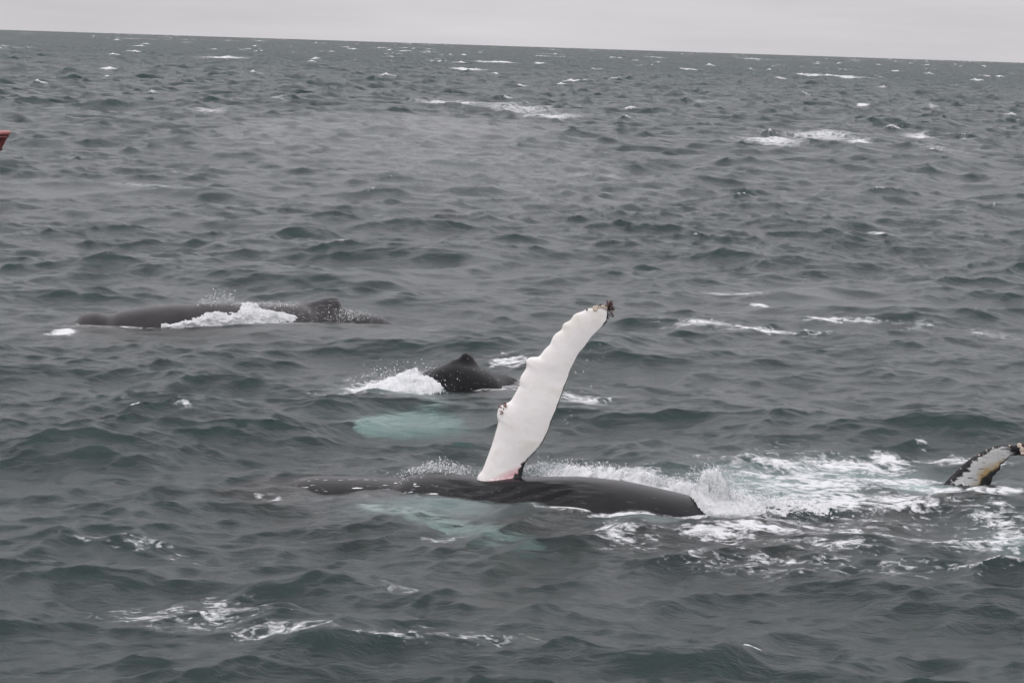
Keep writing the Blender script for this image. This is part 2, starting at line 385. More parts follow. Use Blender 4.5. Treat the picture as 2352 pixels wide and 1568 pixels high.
M_grey = skin_material('grey_whale_skin', (.020, .0188, .020), .33, streak=(.22, .22, .225), spec=.3)
M_black = skin_material('black_whale_skin', (.007, .007, .008), .33, fleck=.55, spec=.12)

def attr(o, nm, arr):
    a = o.data.attributes.new(nm, 'FLOAT', 'POINT'); a.data.foreach_set('value', np.asarray(arr, np.float32))

def foam_material():
    m, N = material('white_water')
    co = N.n('ShaderNodeTexCoord').outputs['Object']
    n = N.n('ShaderNodeTexNoise', {'Vector': co, 'Scale': 9.0, 'Detail': 5.0, 'Roughness': .65})
    c = N.mix(N.maprange(n.outputs[0], .3, .7), (.62, .64, .65), (.84, .84, .84))
    b = N.n('ShaderNodeBump', {'Strength': .8, 'Distance': .05, 'Height': n.outputs[0]})
    p = N.n('ShaderNodeBsdfPrincipled', {'Base Color': c, 'Roughness': .65, 'Normal': b})
    t = N.n('ShaderNodeBsdfTranslucent', {0: (.8, .84, .85, 1)})
    s = N.n('ShaderNodeMixShader', {0: .35, 1: p, 2: t})
    N.n('ShaderNodeOutputMaterial', {'Surface': s})
    return m
M_foam = foam_material()

# ------------------------------------------------------------------ whale bodies
class Body:
    """rings along a spine; ring j-th vertex turns from the top round the far side, the keel and the near side"""
    def __init__(s, xs, Ys, tops, wid, hgt, n=150, m=96, fin=None, keel=None):
        s.n, s.m = n, m
        xs = np.asarray(xs, float)
        t = np.linspace(xs[0], xs[-1], n); s.t = t
        Y = smooth_interp(xs, Ys, t); Z = smooth_interp(xs, tops, t); W_ = smooth_interp(xs, wid, t); H = smooth_interp(xs, hgt, t)
        a = np.linspace(0, 2 * np.pi, m, endpoint=False); s.a = a
        tx = np.gradient(t); ty = np.gradient(Y); ln = np.hypot(tx, ty); tx /= ln; ty /= ln
        side = np.stack([-ty, tx, np.zeros(n)], 1)           # away from the camera
        C = np.stack([t, Y, Z - H], 1)
        P = C[:, None] + side[:, None] * (W_[:, None, None] * np.sin(a)[None, :, None])
        P[:, :, 2] += H[:, None] * np.cos(a)[None]
        if fin is not None:                                   # dorsal fin pulled out of the back
            fx, fh, fw = fin
            f = np.interp(t, fx, fh, left=0, right=0)
            aw = np.where(a > np.pi, a - 2 * np.pi, a)
            g = np.exp(-(aw[None, :] * W_[:, None] / fw) ** 2)
            P[:, :, 2] += f[:, None] * g
        s.P = P; s.C = C; s.W, s.H = W_, H
    def faces(s):
        n, m = s.n, s.m
        F_ = []
        for i in range(n - 1):
            for j in range(m):
                k = (j + 1) % m
                F_.append((i * m + j, i * m + k, (i + 1) * m + k, (i + 1) * m + j))
        F_.append(tuple(range(m - 1, -1, -1))); F_.append(tuple((n - 1) * m + j for j in range(m)))
        return F_
    def build(s, mat, parent, mats=None):
        return mesh_obj('body', s.P.reshape(-1, 3), s.faces(), mat, parent, mats=mats)
def whale_empty(loc, label, group='humpback whales at the surface'):
    e = bpy.data.objects.new('humpback_whale', None); col.objects.link(e); e.location = loc
    e.empty_display_size = .5
    return tag(e, label, 'whale', group)
def shift(o, e):
    """keep world coordinates under a moved empty"""
    o.data.transform(Matrix.Translation(-Vector(e.location)))

def z4(X, Y): return ((900 + .808 * X) / 1.6327, (1700 + .808 * Y) / 1.6327)
def z1(X, Y): return ((1700 + .4975 * X) / 1.6327, (1080 + .4975 * Y) / 1.6327)
def z2(X, Y): return ((100 + .5952 * X) / 1.6327, (1050 + .5952 * Y) / 1.6327)
def z3(X, Y): return ((1200 + .38265 * X) / 1.6327, (1260 + .38265 * Y) / 1.6327)
def z7(X, Y): return ((3440 + .1913 * X) / 1.6327, (1600 + .1913 * Y) / 1.6327)

def fin_mesh(lead, trail, plane, tip_ext, thick, n=110, m=20, camber=0.0):
    """a flipper or fluke lobe as a lens-shaped blade; lead / trail are outlines in the picture, plane(px,py) puts them in the sea's space.
    returns vertices, faces and the blade's frame (origin, along, across, normal)"""
    Lp = np.array([plane(*p) for p in lead]); Tp = np.array([plane(*p) for p in trail])
    O = (Lp[0] + Tp[0]) / 2; tip = (Lp[-1] + Tp[-1]) / 2
    al = tip - O; al /= np.linalg.norm(al)
    c0 = Tp[0] - Lp[0]; nr = np.cross(al, c0); nr /= np.linalg.norm(nr)
    if nr @ (cam_loc - O) < 0: nr = -nr
    ac = np.cross(nr, al); 
    if ac @ c0 < 0: ac = -ac
    def prof(P):
        s = (P - O) @ al; v = (P - O) @ ac
        k = [0]
        for i in range(1, len(s)):
            if s[i] > s[k[-1]] + 1e-3: k.append(i)
        return s[k], v[k]
    sl, vl = prof(Lp); st, vt = prof(Tp)
    s0 = max(sl[0], st[0]); 
    s1 = max(sl[-1], st[-1])
    u = np.linspace(0, 1, n)
    s = np.linspace(min(sl[0], st[0]), s1, n)
    return dict(O=O, al=al, ac=ac, nr=nr, s=s, lv=smooth_interp(sl, vl, np.clip(s, sl[0], sl[-1])), tv=smooth_interp(st, vt, np.clip(s, st[0], st[-1])), thick=thick, m=m, camber=camber)
def blade(d):
    s, lv, tv, m = d['s'], d['lv'], d['tv'], d['m']
    n = len(s)
    V = []
    h = m // 2
    for i in range(n):
        c = max(tv[i] - lv[i], .01)
        th = min(np.interp(i / (n - 1), *d['thick']), c * .9)
        endt = min(1, math.sqrt(max(0, (n - 1 - i) / 5.0)))
        th = max(th * (.25 + .75 * endt), .008)
        for j in range(m):
            ang = 2 * math.pi * j / m
            q = .5 - .5 * math.cos(ang)                   # 0 at the leading edge, 1 at the trailing edge
            half = th / 2 * (2.6 * math.sqrt(max(q, 0)) * (1 - q) * .77 + .16 * math.sin(math.pi * q) + .02)
            w = half * (1 if ang < math.pi else -1)
            if j == 0 or j == h: w = 0
            bend = d['camber'] * (i / (n - 1)) ** 2
            V.append(d['O'] + d['al'] * s[i] + d['ac'] * (lv[i] + q * c) + d['nr'] * (w + bend))
    Fc = []
    for i in range(n - 1):
        for j in range(m):
            k = (j + 1) % m
            Fc.append((i * m + j, (i + 1) * m + j, (i + 1) * m + k, i * m + k))
    Fc.append(tuple(range(m))); Fc.append(tuple((n - 1) * m + j for j in range(m - 1, -1, -1)))
    return V, Fc
def fix_normals(o):
    bm = bmesh.new(); bm.from_mesh(o.data); bmesh.ops.recalc_face_normals(bm, faces=bm.faces); bm.to_mesh(o.data); bm.free()

def frame_coords(N, co, d, org):
    """along / across / off-plane coordinates of a blade, from object coordinates"""
    rel = N.n('ShaderNodeVectorMath', {0: co, 1: tuple(d['O'] - np.array(org))}, operation='SUBTRACT').outputs[0]
    return [N.n('ShaderNodeVectorMath', {0: rel, 1: tuple(d[k])}, operation='DOT_PRODUCT').outputs['Value'] for k in ('al', 'ac', 'nr')]

# ---- the whale on its side
def g3(p): return ground(*p)
top4 = [(215, 132), (300, 115), (400, 105), (500, 111), (600, 118), (720, 128), (790, 104), (860, 95), (950, 97), (1050, 105), (1120, 117), (1300, 122), (1450, 125), (1600, 131), (1750, 146), (1900, 174), (2000, 194), (2080, 212), (2180, 236), (2280, 268), (2380, 305)]
bot4 = [(215, 138), (400, 150), (600, 172), (800, 195), (1000, 210), (1100, 216), (1200, 231), (1350, 246), (1500, 266), (1600, 281), (1700, 291), (1900, 299), (2050, 301), (2200, 308), (2380, 312)]
bx = [z4(*p)[0] for p in bot4]; by = [z4(*p)[1] for p in bot4]
R0 = 1.25
xs, Ys, tops = [], [], []
for p in top4:
    px, py = z4(*p); e = ground(px, np.interp(px, bx, by))
    Yb = e[1] + .5
    for it in range(6):
        q = at(px, py, Yb)
        h_ = max(q[2], .02); Yb = e[1] + math.sqrt(2 * R0 * h_ - h_ * h_) * .9
    xs.append(q[0]); Ys.append(Yb); tops.append(q[2])
xs, Ys, tops = map(np.array, (xs, Ys, tops))
tops = tops + .05 * sstep(xs, xs[9], xs[12]) * (1 - sstep(xs, xs[-4], xs[-1]))
Ys = np.convolve(np.pad(Ys, 2, mode='edge'), np.ones(5) / 5, 'valid')
# hidden ends: the head slopes under on the left, the tail stock runs under to the flukes on the right
fb = ground(*z7(760, 1160))
hx = [xs[0] - 1.5, xs[0] - 1.1, xs[0] - .5]
tx_ = [xs[-1] + .6, xs[-1] + 1.3, xs[-1] + 2.2, fb[0] - .6, fb[0] + .25]
XS = np.concatenate([hx, xs, tx_])
YS = np.concatenate([[Ys[0] + .1, Ys[0] + .07, Ys[0] + .03], Ys, [Ys[-1] + .15, Ys[-1] + .6, Ys[-1] + 1.3, fb[1] + .05, fb[1] + .25]])
TP = np.concatenate([[-.5, -.28, -.1], tops, [-.22, -.42, -.45, -.05, .03]])
WD = np.concatenate([[.12, .45, .8], np.linspace(1.0, 1.25, 6), np.full(len(xs) - 6 - 7, 1.25), np.linspace(1.22, .95, 7), [.85, .72, .6, .44, .34]])
HT = np.concatenate([[.1, .35, .6], np.linspace(.8, 1.2, 6), np.full(len(xs) - 6 - 7, 1.2), np.linspace(1.2, 1.0, 7), [.85, .68, .5, .36, .26]])
main = Body(XS, YS, TP, WD, HT, n=230, m=120)
P = main.P
# throat grooves: long shallow furrows along the near flank around the flipper
ux = sstep(P[..., 0], xs[7], xs[9]) * (1 - sstep(P[..., 0], xs[12], xs[14]))
adeg = np.degrees(main.a)[None, :] + (P[..., 0] - xs[10]) * 5.5
near = sstep(main.a[None, :], math.radians(278), math.radians(292)) * (1 - sstep(main.a[None, :], math.radians(340), math.radians(352)))
groove = -np.abs(np.sin(np.radians(adeg * 24)))
P[..., 2] += .085 * groove * ux * near
W1 = whale_empty((0, fb[1] - 2, 0), 'big dark whale rolled over with one long white flipper raised in the air')
org1 = np.array(W1.location)
wbody = main.build(M_skin, W1)
belly = (sstep(-P[..., 2], .12, .34) * (main.a > math.pi)[None, :]).ravel()
attr(wbody, 'belly', belly * 0)
ro = (.55 + .45 * sstep(xs[10] - P[..., 0], 0, 1.0)) * sstep(xs[13] - P[..., 0], 0, 1.2) * (main.a[None, :] > math.radians(200)) * sstep(P[..., 0], XS[1], xs[0] + .3)
attr(wbody, 'runoff', np.clip(ro * .85, 0, 1).ravel())

# the raised flipper
lead1 = [(200, 1560), (186, 1412), (213, 1378), (250, 1290), (290, 1180), (320, 1080), (338, 1005), (328, 965), (345, 900), (400, 868), (435, 845), (462, 800), (495, 742), (501, 690), (512, 660), (545, 610), (551, 580), (547, 553), (563, 530), (600, 519), (640, 518), (657, 503), (690, 460), (730, 420), (745, 380), (762, 353), (815, 310), (826, 275), (885, 237), (905, 205), (920, 194), (985, 170), (1000, 158), (1050, 150), (1100, 140), (1150, 142)]
trail1 = [(500, 1540), (508, 1450), (520, 1390), (540, 1325), (560, 1290), (610, 1240), (660, 1180), (690, 1130), (720, 1060), (740, 1000), (775, 920), (810, 820), (835, 750), (860, 690), (880, 620), (910, 560), (940, 500), (990, 440), (1040, 370), (1100, 310), (1150, 262), (1165, 220), (1166, 180), (1152, 146)]
fy = np.interp(at(*z1(350, 1450), 35)[0], XS, YS) + .06
lean = 0.05
def plane1(X, Y):
    p = z1(X, Y); q = at(*p, fy); return at(*p, fy + lean * q[2])
fl = fin_mesh(lead1, trail1, plane1, 0, ([0, .15, .5, .85, 1], [.34, .26, .19, .12, .06]), n=190, m=24)

def flipper_material():
    m, N = material('white_flipper_skin')
    co = N.n('ShaderNodeTexCoord').outputs['Object']
    al, ac, nr = frame_coords(N, co, fl, org1)
    n = N.n('ShaderNodeTexNoise', {'Vector': co, 'Scale': 1.3, 'Detail': 3.0})
    c = N.mix(N.maprange(n.outputs[0], .35, .7), (.67, .645, .63), (.77, .75, .73))
    scr = N.n('ShaderNodeTexNoise', {'Vector': N.n('ShaderNodeMapping', {'Vector': co, 'Rotation': (0, .6, 0), 'Scale': (1.5, 4, 22)}), 'Scale': 1.6, 'Detail': 3.0, 'Roughness': .6})
    c = N.mix(N.math('MULTIPLY', N.maprange(scr.outputs[0], .66, .72), .28), c, (.42, .41, .41))
    # yellow-grey smudge and small dark pits
    n2 = N.n('ShaderNodeTexNoise', {'Vector': co, 'Scale': 2.6, 'Detail': 2.0})
    c = N.mix(N.math('MULTIPLY', N.maprange(n2.outputs[0], .52, .75), .55), c, (.52, .50, .42))
    v = N.n('ShaderNodeTexVoronoi', {'Vector': co, 'Scale': 2.3})
    c = N.mix(N.math('MULTIPLY', N.maprange(v.outputs['Distance'], .032, .018), .8), c, (.2, .19, .17))
    # pink armpit with black blotches
    A_ = plane1(240, 1440) - org1; B_ = plane1(540, 1312) - org1; D_ = plane1(455, 1400) - org1
    sl = (B_[2] - A_[2]) / (B_[0] - A_[0])
    xyz = N.n('ShaderNodeSeparateXYZ', {0: co})
    line = N.math('SUBTRACT', N.math('SUBTRACT', xyz.outputs[2], float(A_[2])), N.math('MULTIPLY', N.math('SUBTRACT', xyz.outputs[0], float(A_[0])), float(sl)))
    wob = N.n('ShaderNodeTexNoise', {'Vector': co, 'Scale': 3.5, 'Detail': 3.0})
    pinkd = N.math('ADD', line, N.math('MULTIPLY', N.math('SUBTRACT', wob.outputs[0], .5), .12))
    streaks = N.n('ShaderNodeTexNoise', {'Vector': N.n('ShaderNodeCombineXYZ', {0: xyz.outputs[0], 1: N.math('MULTIPLY', line, 9.0), 2: 0.0}), 'Scale': 2.0, 'Detail': 3.0})
    c = N.mix(N.math('MULTIPLY', N.maprange(pinkd, -.14, .05, 1, 0, smooth=True), N.maprange(streaks.outputs[0], .25, .6, .45, 1.0)), c, (.60, .33, .36))
    bl = N.n('ShaderNodeTexNoise', {'Vector': co, 'Scale': 8.0, 'Detail': 4.0, 'Roughness': .65})
    dx = N.math('SUBTRACT', xyz.outputs[0], float(D_[0]))
    dk = N.math('ADD', N.maprange(N.math('SUBTRACT', dx, N.math('MULTIPLY', N.maprange(line, -.2, .02), .12)), -.16, .12, -.3, .5), N.math('ADD', N.maprange(line, -.38, -.26, .3, 0), N.math('MULTIPLY', N.math('SUBTRACT', bl.outputs[0], .5), 1.1)))
    dk = N.math('MULTIPLY', N.maprange(dk, .12, .24), N.maprange(N.math('ADD', line, N.math('MULTIPLY', N.math('SUBTRACT', bl.outputs[0], .5), .1)), .0, .04, 1, 0))
    c = N.mix(dk, c, (.030, .029, .031))
    foot = N.math('ADD', N.math('SUBTRACT', xyz.outputs[2], float(plane1(380, 1440)[2] - org1[2])), N.math('MULTIPLY', N.math('SUBTRACT', bl.outputs[0], .5), .22))
    c = N.mix(N.math('MULTIPLY', N.maprange(foot, .02, -.01), N.maprange(dx, -.38, -.2)), c, (.022, .021, .023))
    # grey worn tip
    tipn = N.math('ADD', al, N.math('MULTIPLY', N.math('SUBTRACT', wob.outputs[0], .5), .3))
    c = N.mix(N.maprange(tipn, PK[4] - .1, PK[4] + .06), c, (.09, .095, .10))
    # the upper side is black and wraps round the trailing edge
    rim = N.n('ShaderNodeAttribute', attribute_name='rim').outputs['Fac']
    edge = N.math('ADD', rim, N.math('MULTIPLY', N.math('SUBTRACT', bl.outputs[0], .5), .05))
    c = N.mix(N.maprange(edge, .020, .014), c, (.014, .015, .016))
    b = N.n('ShaderNodeBump', {'Strength': .6, 'Distance': .03, 'Height': n2.outputs[0]})
    p = N.n('ShaderNodeBsdfPrincipled', {'Base Color': c, 'Roughness': .33, 'IOR': 1.36, 'Normal': b})
    p.inputs['Subsurface Weight'].default_value = 0.0
    N.n('ShaderNodeOutputMaterial', {'Surface': p})
    return m
amax = fl['s'][-1]
PK = (-.14, .40, .22, .62, amax)

V, Fc = blade(fl)
fo = mesh_obj('body_flipper', np.array(V) - org1, Fc, None, None, mats=[M_skin, flipper_material()])
fo.data.polygons.foreach_set('material_index', [1] * len(fo.data.polygons)); fix_normals(fo)
rm = []
for i in range(len(fl['s'])):
    for j in range(fl['m']):
        g = 2 * math.pi * j / fl['m']; q = .5 - .5 * math.cos(g)
        u_ = i / (len(fl['s']) - 1); th_ = np.interp(u_, [0, .1, .3, .62, .68, .9, .93, 1], [1, 1, 1, .9, .3, .25, 1.3, 1.6])
        rm.append((1 - q) * (fl['tv'][i] - fl['lv'][i]) / max(th_, .05) if (g < math.pi or q == 1) else -.03)
attr(fo, 'rim', rm)
shift(wbody, W1); fix_normals(wbody)

# the second flipper lies pale just under the sea in front of the body
def low_fin(root, tip, zr, zt, chord, thick, name, tilt=.9):
    a = ground(*root); b = ground(*tip); a[2] = zr; b[2] = zt
    n = 50; al = (b - a) / np.linalg.norm(b - a); acr = np.cross(al, [0, 0, 1]); acr /= np.linalg.norm(acr)
    u = np.linspace(0, 1, n)
    wob = .05 * np.sin(u * 31) * (1 - u) * chord
    w = chord * np.interp(u, [0, .12, .35, .75, .92, 1], [.7, .95, 1, .62, .36, .05])
    V = []; m = 16
    for i in range(n):
        for j in range(m):
            g = 2 * math.pi * j / m; q = .5 - .5 * math.cos(g)
            hh = thick * (1 - .7 * u[i]) * math.sin(math.pi * q) ** .7 * .5
            V.append(a + (b - a) * u[i] + acr * ((q - .5) * w[i] + (wob[i] if q < .5 else 0)) + np.array([0, 0, hh * (1 if g < math.pi else -1) + .12 * math.sin(math.pi * u[i]) - tilt * w[i] / chord * (q - .5) * (1 if acr[1] < 0 else -1)]))
    Fc = [(i * m + j, i * m + (j + 1) % m, (i + 1) * m + (j + 1) % m, (i + 1) * m + j) for i in range(n - 1) for j in range(m)]
    Fc += [tuple(range(m)), tuple((n - 1) * m + j for j in range(m - 1, -1, -1))]
    return V, Fc
def plain_material(name, colr, rough=.5, var=.2, scale=3.0):
    m, N = material(name)
    co = N.n('ShaderNodeTexCoord').outputs['Object']
    n = N.n('ShaderNodeTexNoise', {'Vector': co, 'Scale': scale, 'Detail': 4.0})
    c = N.mix(N.maprange(n.outputs[0], .3, .7), tuple(v * (1 - var) for v in colr), tuple(v * (1 + var) for v in colr))
    b = N.n('ShaderNodeBump', {'Strength': .4, 'Distance': .01, 'Height': n.outputs[0]})
    N.n('ShaderNodeOutputMaterial', {'Surface': N.n('ShaderNodeBsdfPrincipled', {'Base Color': c, 'Roughness': rough, 'Normal': b})})
    return m
M_white_low = plain_material('pale_flipper_skin', (.68, .69, .65), .5, .12, 2.0)
V, Fc = low_fin(z4(1410, 258), z4(400, 160), -1.25, -.12, 1.7, .4, 'low', .6)
lo1 = mesh_obj('low_flipper', np.array(V) - org1, Fc, M_white_low, mats=[M_skin, M_white_low]); lo1.data.polygons.foreach_set('material_index', [1] * len(lo1.data.polygons)); fix_normals(lo1)

# flukes: the upper lobe stands out of the sea, the lower one hangs below it
lead7 = [(420, 1350), (550, 1085), (700, 930), (850, 780), (1000, 652), (1150, 555), (1300, 468), (1450, 400), (1600, 362), (1750, 350), (1900, 355), (2010, 372), (2100, 400), (2220, 450)]
trail7 = [(1500, 1480), (1400, 1180), (1430, 1110), (1450, 1050), (1480, 1010), (1500, 955), (1560, 890), (1580, 850), (1630, 800), (1650, 745), (1690, 700), (1745, 650), (1760, 610), (1850, 572), (1950, 556), (2090, 550), (2180, 520), (2235, 470)]
fyy = fb[1] + .15
def plane7(X, Y):
    p = z7(X, Y); return at(*p, fyy)
fk = fin_mesh(lead7, trail7, plane7, 0, ([0, .3, .7, 1], [.2, .14, .09, .05]), n=120, m=20)
fk['tv'] = fk['tv'] + .022 * np.sin(fk['s'] * 34) * np.sin(fk['s'] * 11 + 1)
V, Fc = blade(fk)
V = np.array(V)
cen = np.array([fb[0] + .1, fyy, -.42]); 
axd = np.array([math.cos(math.radians(-14)), 0, math.sin(math.radians(-14))]); nrm_ = np.array([-axd[2], 0, axd[0]])
rel = V - cen; V2 = V - 2 * np.outer(rel @ nrm_, nrm_)
def fluke_material():
    m, N = material('fluke_skin')
    co = N.n('ShaderNodeTexCoord').outputs['Object']
    u = N.n('ShaderNodeAttribute', attribute_name='chord').outputs['Fac']
    sp = N.n('ShaderNodeAttribute', attribute_name='span').outputs['Fac']
    lowz = N.n('ShaderNodeSeparateXYZ', {0: co}).outputs[2]
    n1 = N.n('ShaderNodeTexNoise', {'Vector': N.n('ShaderNodeMapping', {'Vector': co, 'Rotation': (0, -.75, 0), 'Scale': (1.0, 1, 2.2)}), 'Scale': 6.5, 'Detail': 6.0, 'Roughness': .72, 'Distortion': .8})
    n2 = N.n('ShaderNodeTexNoise', {'Vector': N.n('ShaderNodeMapping', {'Vector': co, 'Rotation': (0, .75, 0), 'Scale': (2, 3, 14)}), 'Scale': 2.0, 'Detail': 4.0})
    n3 = N.n('ShaderNodeTexNoise', {'Vector': co, 'Scale': 2.2, 'Detail': 4.0})
    c = N.mix(N.maprange(n3.outputs[0], .35, .65), (.36, .365, .36), (.50, .505, .50))
    k = N.math('ADD', u, N.math('MULTIPLY', N.math('SUBTRACT', sp, .3), -.25))
    ochre = N.math('MULTIPLY', N.maprange(N.math('ADD', N.math('SUBTRACT', .64, lowz), N.math('MULTIPLY', N.math('SUBTRACT', n3.outputs[0], .5), .8)), .05, .28, 0, 1, smooth=True), N.maprange(u, .35, .62))
    c = N.mix(ochre, c, (.31, .22, .10))
    shd = N.math('ADD', N.maprange(N.math('SUBTRACT', u, N.math('MULTIPLY', lowz, 1.0)), .25, .6), N.math('SUBTRACT', n1.outputs[0], .55))
    c = N.mix(N.maprange(shd, .42, .85), c, (.02, .021, .02))
    # black scratches
    c = N.mix(N.maprange(n2.outputs[0], .63, .66), c, (.03, .03, .03))
    # black leading margin with a ragged inner border, black tip and trailing rim
    nn = N.math('MULTIPLY', N.math('SUBTRACT', n1.outputs[0], .5), .55)
    c = N.mix(N.maprange(N.math('ADD', u, nn), .15, .11), c, (.012, .012, .014))
    c = N.mix(N.maprange(N.math('ADD', u, N.math('MULTIPLY', nn, .3)), .90, .95), c, (.02, .021, .022))
    c = N.mix(N.maprange(N.math('ADD', sp, N.math('MULTIPLY', nn, .3)), .80, .86), c, (.012, .012, .014))
    v = N.n('ShaderNodeTexVoronoi', {'Vector': co, 'Scale': 9.0})
    c = N.mix(N.math('MULTIPLY', N.maprange(v.outputs['Distance'], .12, .09), N.maprange(u, .2, .12)), c, (.55, .55, .53))
    p = N.n('ShaderNodeBsdfPrincipled', {'Base Color': c, 'Roughness': .4, 'IOR': 1.36})
    N.n('ShaderNodeOutputMaterial', {'Surface': p})
    return m
M_fluke = fluke_material()
def fluke_obj(V, name):
    o = mesh_obj(name, V - org1, Fc, None, mats=[M_skin, M_skin, M_fluke] if False else [M_skin, M_fluke])
    o.data.polygons.foreach_set('material_index', [1] * len(o.data.polygons))
    n, m = 120, 20
    ch = np.array([.5 - .5 * math.cos(2 * math.pi * j / m) for _ in range(n) for j in range(m)])
    spn = np.array([i / (n - 1) for i in range(n) for j in range(m)])
    attr(o, 'chord', ch); attr(o, 'span', spn)
    fix_normals(o); return o
fu = fluke_obj(V, 'upper_lobe'); fd = fluke_obj(V2, 'lower_lobe')

from mathutils.kdtree import KDTree
def fuse(base, adds):
    """grow the added limbs into the base so that the animal is one continuous surface"""
    src = []
    for ob in [base] + adds:
        n = len(ob.data.vertices); co = np.empty(n * 3, np.float32); ob.data.vertices.foreach_get('co', co)
        at_ = {}
        for nm in ('runoff', 'belly', 'chord', 'span', 'rim'):
            if nm in ob.data.attributes:
                v = np.empty(n, np.float32); ob.data.attributes[nm].data.foreach_get('value', v); at_[nm] = v
        src.append((co.reshape(-1, 3), at_))
    for add in adds:
        md = base.modifiers.new('fuse', 'BOOLEAN'); md.operation = 'UNION'; md.solver = 'EXACT'; md.object = add
        md.material_mode = 'TRANSFER'
        dg = bpy.context.evaluated_depsgraph_get()
        ev = base.evaluated_get(dg); nv = len(base.data.vertices)
        me = bpy.data.meshes.new_from_object(ev, preserve_all_data_layers=True, depsgraph=dg)
        base.modifiers.clear()
        if len(me.vertices) < nv * .7:
            me = base.data; off = list(me.materials)
            remap = {}
            for k, mt in enumerate(add.data.materials):
                if mt not in off: me.materials.append(mt); off.append(mt)
                remap[k] = off.index(mt)
            for p in add.data.polygons: p.material_index = remap[p.material_index]
            bm = bmesh.new(); bm.from_mesh(me); bm.from_mesh(add.data); bm.to_mesh(me); bm.free()
        base.data = me; bpy.data.objects.remove(add)
    names = sorted({k for _, a in src for k in a})
    P_ = np.concatenate([c for c, _ in src]); kd = KDTree(len(P_))
    for k, p in enumerate(P_): kd.insert(p, k)
    kd.balance()
    idx = np.array([kd.find(v.co)[1] for v in base.data.vertices])
    for nm in names:
        full = np.concatenate([a.get(nm, np.zeros(len(c), np.float32)) for c, a in src])
        if nm in base.data.attributes: base.data.attributes.remove(base.data.attributes[nm])
        attr(base, nm, full[idx])
    base.data.polygons.foreach_set('use_smooth', [True] * len(base.data.polygons))
for o in (fo, lo1, fu, fd): o.location = W1.location
bpy.context.view_layer.update()
fuse(wbody, [fo, lo1, fu, fd])
print('MATS', [m.name for m in wbody.data.materials], [a.name for a in wbody.data.attributes], len(wbody.data.vertices))

# barnacles on the flipper: dark stalked ones in a brush at the tip, a red clump on the leading edge, pale round ones
def stalk_mesh(L, r, seed, mat, bendy=.35):
    r_ = random.Random(seed); n, m = 7, 7
    V, Fc = [], []
    bx_, by_ = r_.uniform(-bendy, bendy), r_.uniform(-bendy, bendy)
    for i in range(n):
        u = i / (n - 1); rr = r * (np.interp(u, [0, .45, .7, .9, 1], [.6, .55, 1.15, .95, .25]))
        for j in range(m):
            g = 2 * math.pi * j / m
            V.append((rr * math.cos(g) + bx_ * L * u * u, rr * math.sin(g) * .75 + by_ * L * u * u, L * u))
    Fc = [(i * m + j, i * m + (j + 1) % m, (i + 1) * m + (j + 1) % m, (i + 1) * m + j) for i in range(n - 1) for j in range(m)]
    Fc += [tuple(range(m - 1, -1, -1)), tuple((n - 1) * m + j for j in range(m))]
    me = bpy.data.meshes.new('barnacle'); me.from_pydata(V, [], Fc); me.polygons.foreach_set('use_smooth', [True] * len(me.polygons)); me.materials.append(mat)
    return me
def round_barnacle(r, mat, hgt=.6):
    m = 10; V, Fc = [], []
    for i, (u, z) in enumerate([(1, -.3), (.95, .15), (.7, .75), (.42, 1.0), (.34, .7), (.12, .55)]):
        for j in range(m):
            g = 2 * math.pi * j / m; k = 1 + .1 * math.cos(g * 5) * (i in (0, 1, 2))
            V.append((r * u * k * math.cos(g), r * u * k * math.sin(g), r * z * hgt))
    Fc = [(i * m + j, i * m + (j + 1) % m, (i + 1) * m + (j + 1) % m, (i + 1) * m + j) for i in range(5) for j in range(m)]
    Fc.append(tuple(5 * m + j for j in range(m)))
    me = bpy.data.meshes.new('barnacle'); me.from_pydata(V, [], Fc); me.polygons.foreach_set('use_smooth', [True] * len(me.polygons)); me.materials.append(mat)
    return me
M_stalk = plain_material('dark_red_barnacle', (.05, .018, .015), .5, .5, 14)
M_stalk_b = plain_material('black_barnacle', (.018, .016, .016), .45, .4, 14)
M_rust = plain_material('rust_barnacle', (.16, .055, .04), .55, .5, 20)
M_acorn = plain_material('pale_barnacle', (.52, .44, .36), .6, .35, 16)
def place_b(me, pos, direction, scale=1.0, spin=0.0):
    o = bpy.data.objects.new('barnacle', me); col.objects.link(o); o.parent = W1
    d_ = Vector(direction).normalized()
    q = d_.to_track_quat('Z', 'Y').to_matrix().to_4x4() @ Matrix.Rotation(spin, 4, 'Z')
    o.matrix_basis = Matrix.Translation(Vector(pos) - W1.location) @ q @ Matrix.Scale(scale, 4)
    return o
def zb(X, Y): return ((2120 + .10204 * X) / 1.6327, (1100 + .10204 * Y) / 1.6327)
def onfin(p, off=0.0):
    q = at(*p, fy); q = at(*p, fy + lean * q[2]); return q + fl['nr'] * off
stems = [stalk_mesh(.17, .028, k, M_stalk) for k in range(5)] + [stalk_mesh(.15, .02, 9 + k, M_stalk_b, .6) for k in range(3)]
brush = [((1480, 500), (1640, 300), 0), ((1500, 520), (1560, 340), 1), ((1530, 520), (1700, 380), 2), ((1540, 540), (1740, 350), 3), ((1560, 560), (1780, 460), 4), ((1560, 590), (1860, 550), 0), ((1580, 560), (1720, 480), 1), ((1590, 640), (1790, 650), 2), ((1600, 660), (1740, 720), 3), ((1620, 690), (1800, 690), 4), ((1470, 470), (1600, 400), 2), ((1520, 480), (1690, 300), 4), ((1560, 620), (1760, 590), 0), ((1590, 600), (1830, 500), 1),
         ((1590, 770), (1770, 780), 5), ((1600, 830), (1800, 880), 6), ((1560, 850), (1600, 940), 7), ((1560, 1020), (1500, 1080), 5), ((1590, 740), (1640, 850), 6)]
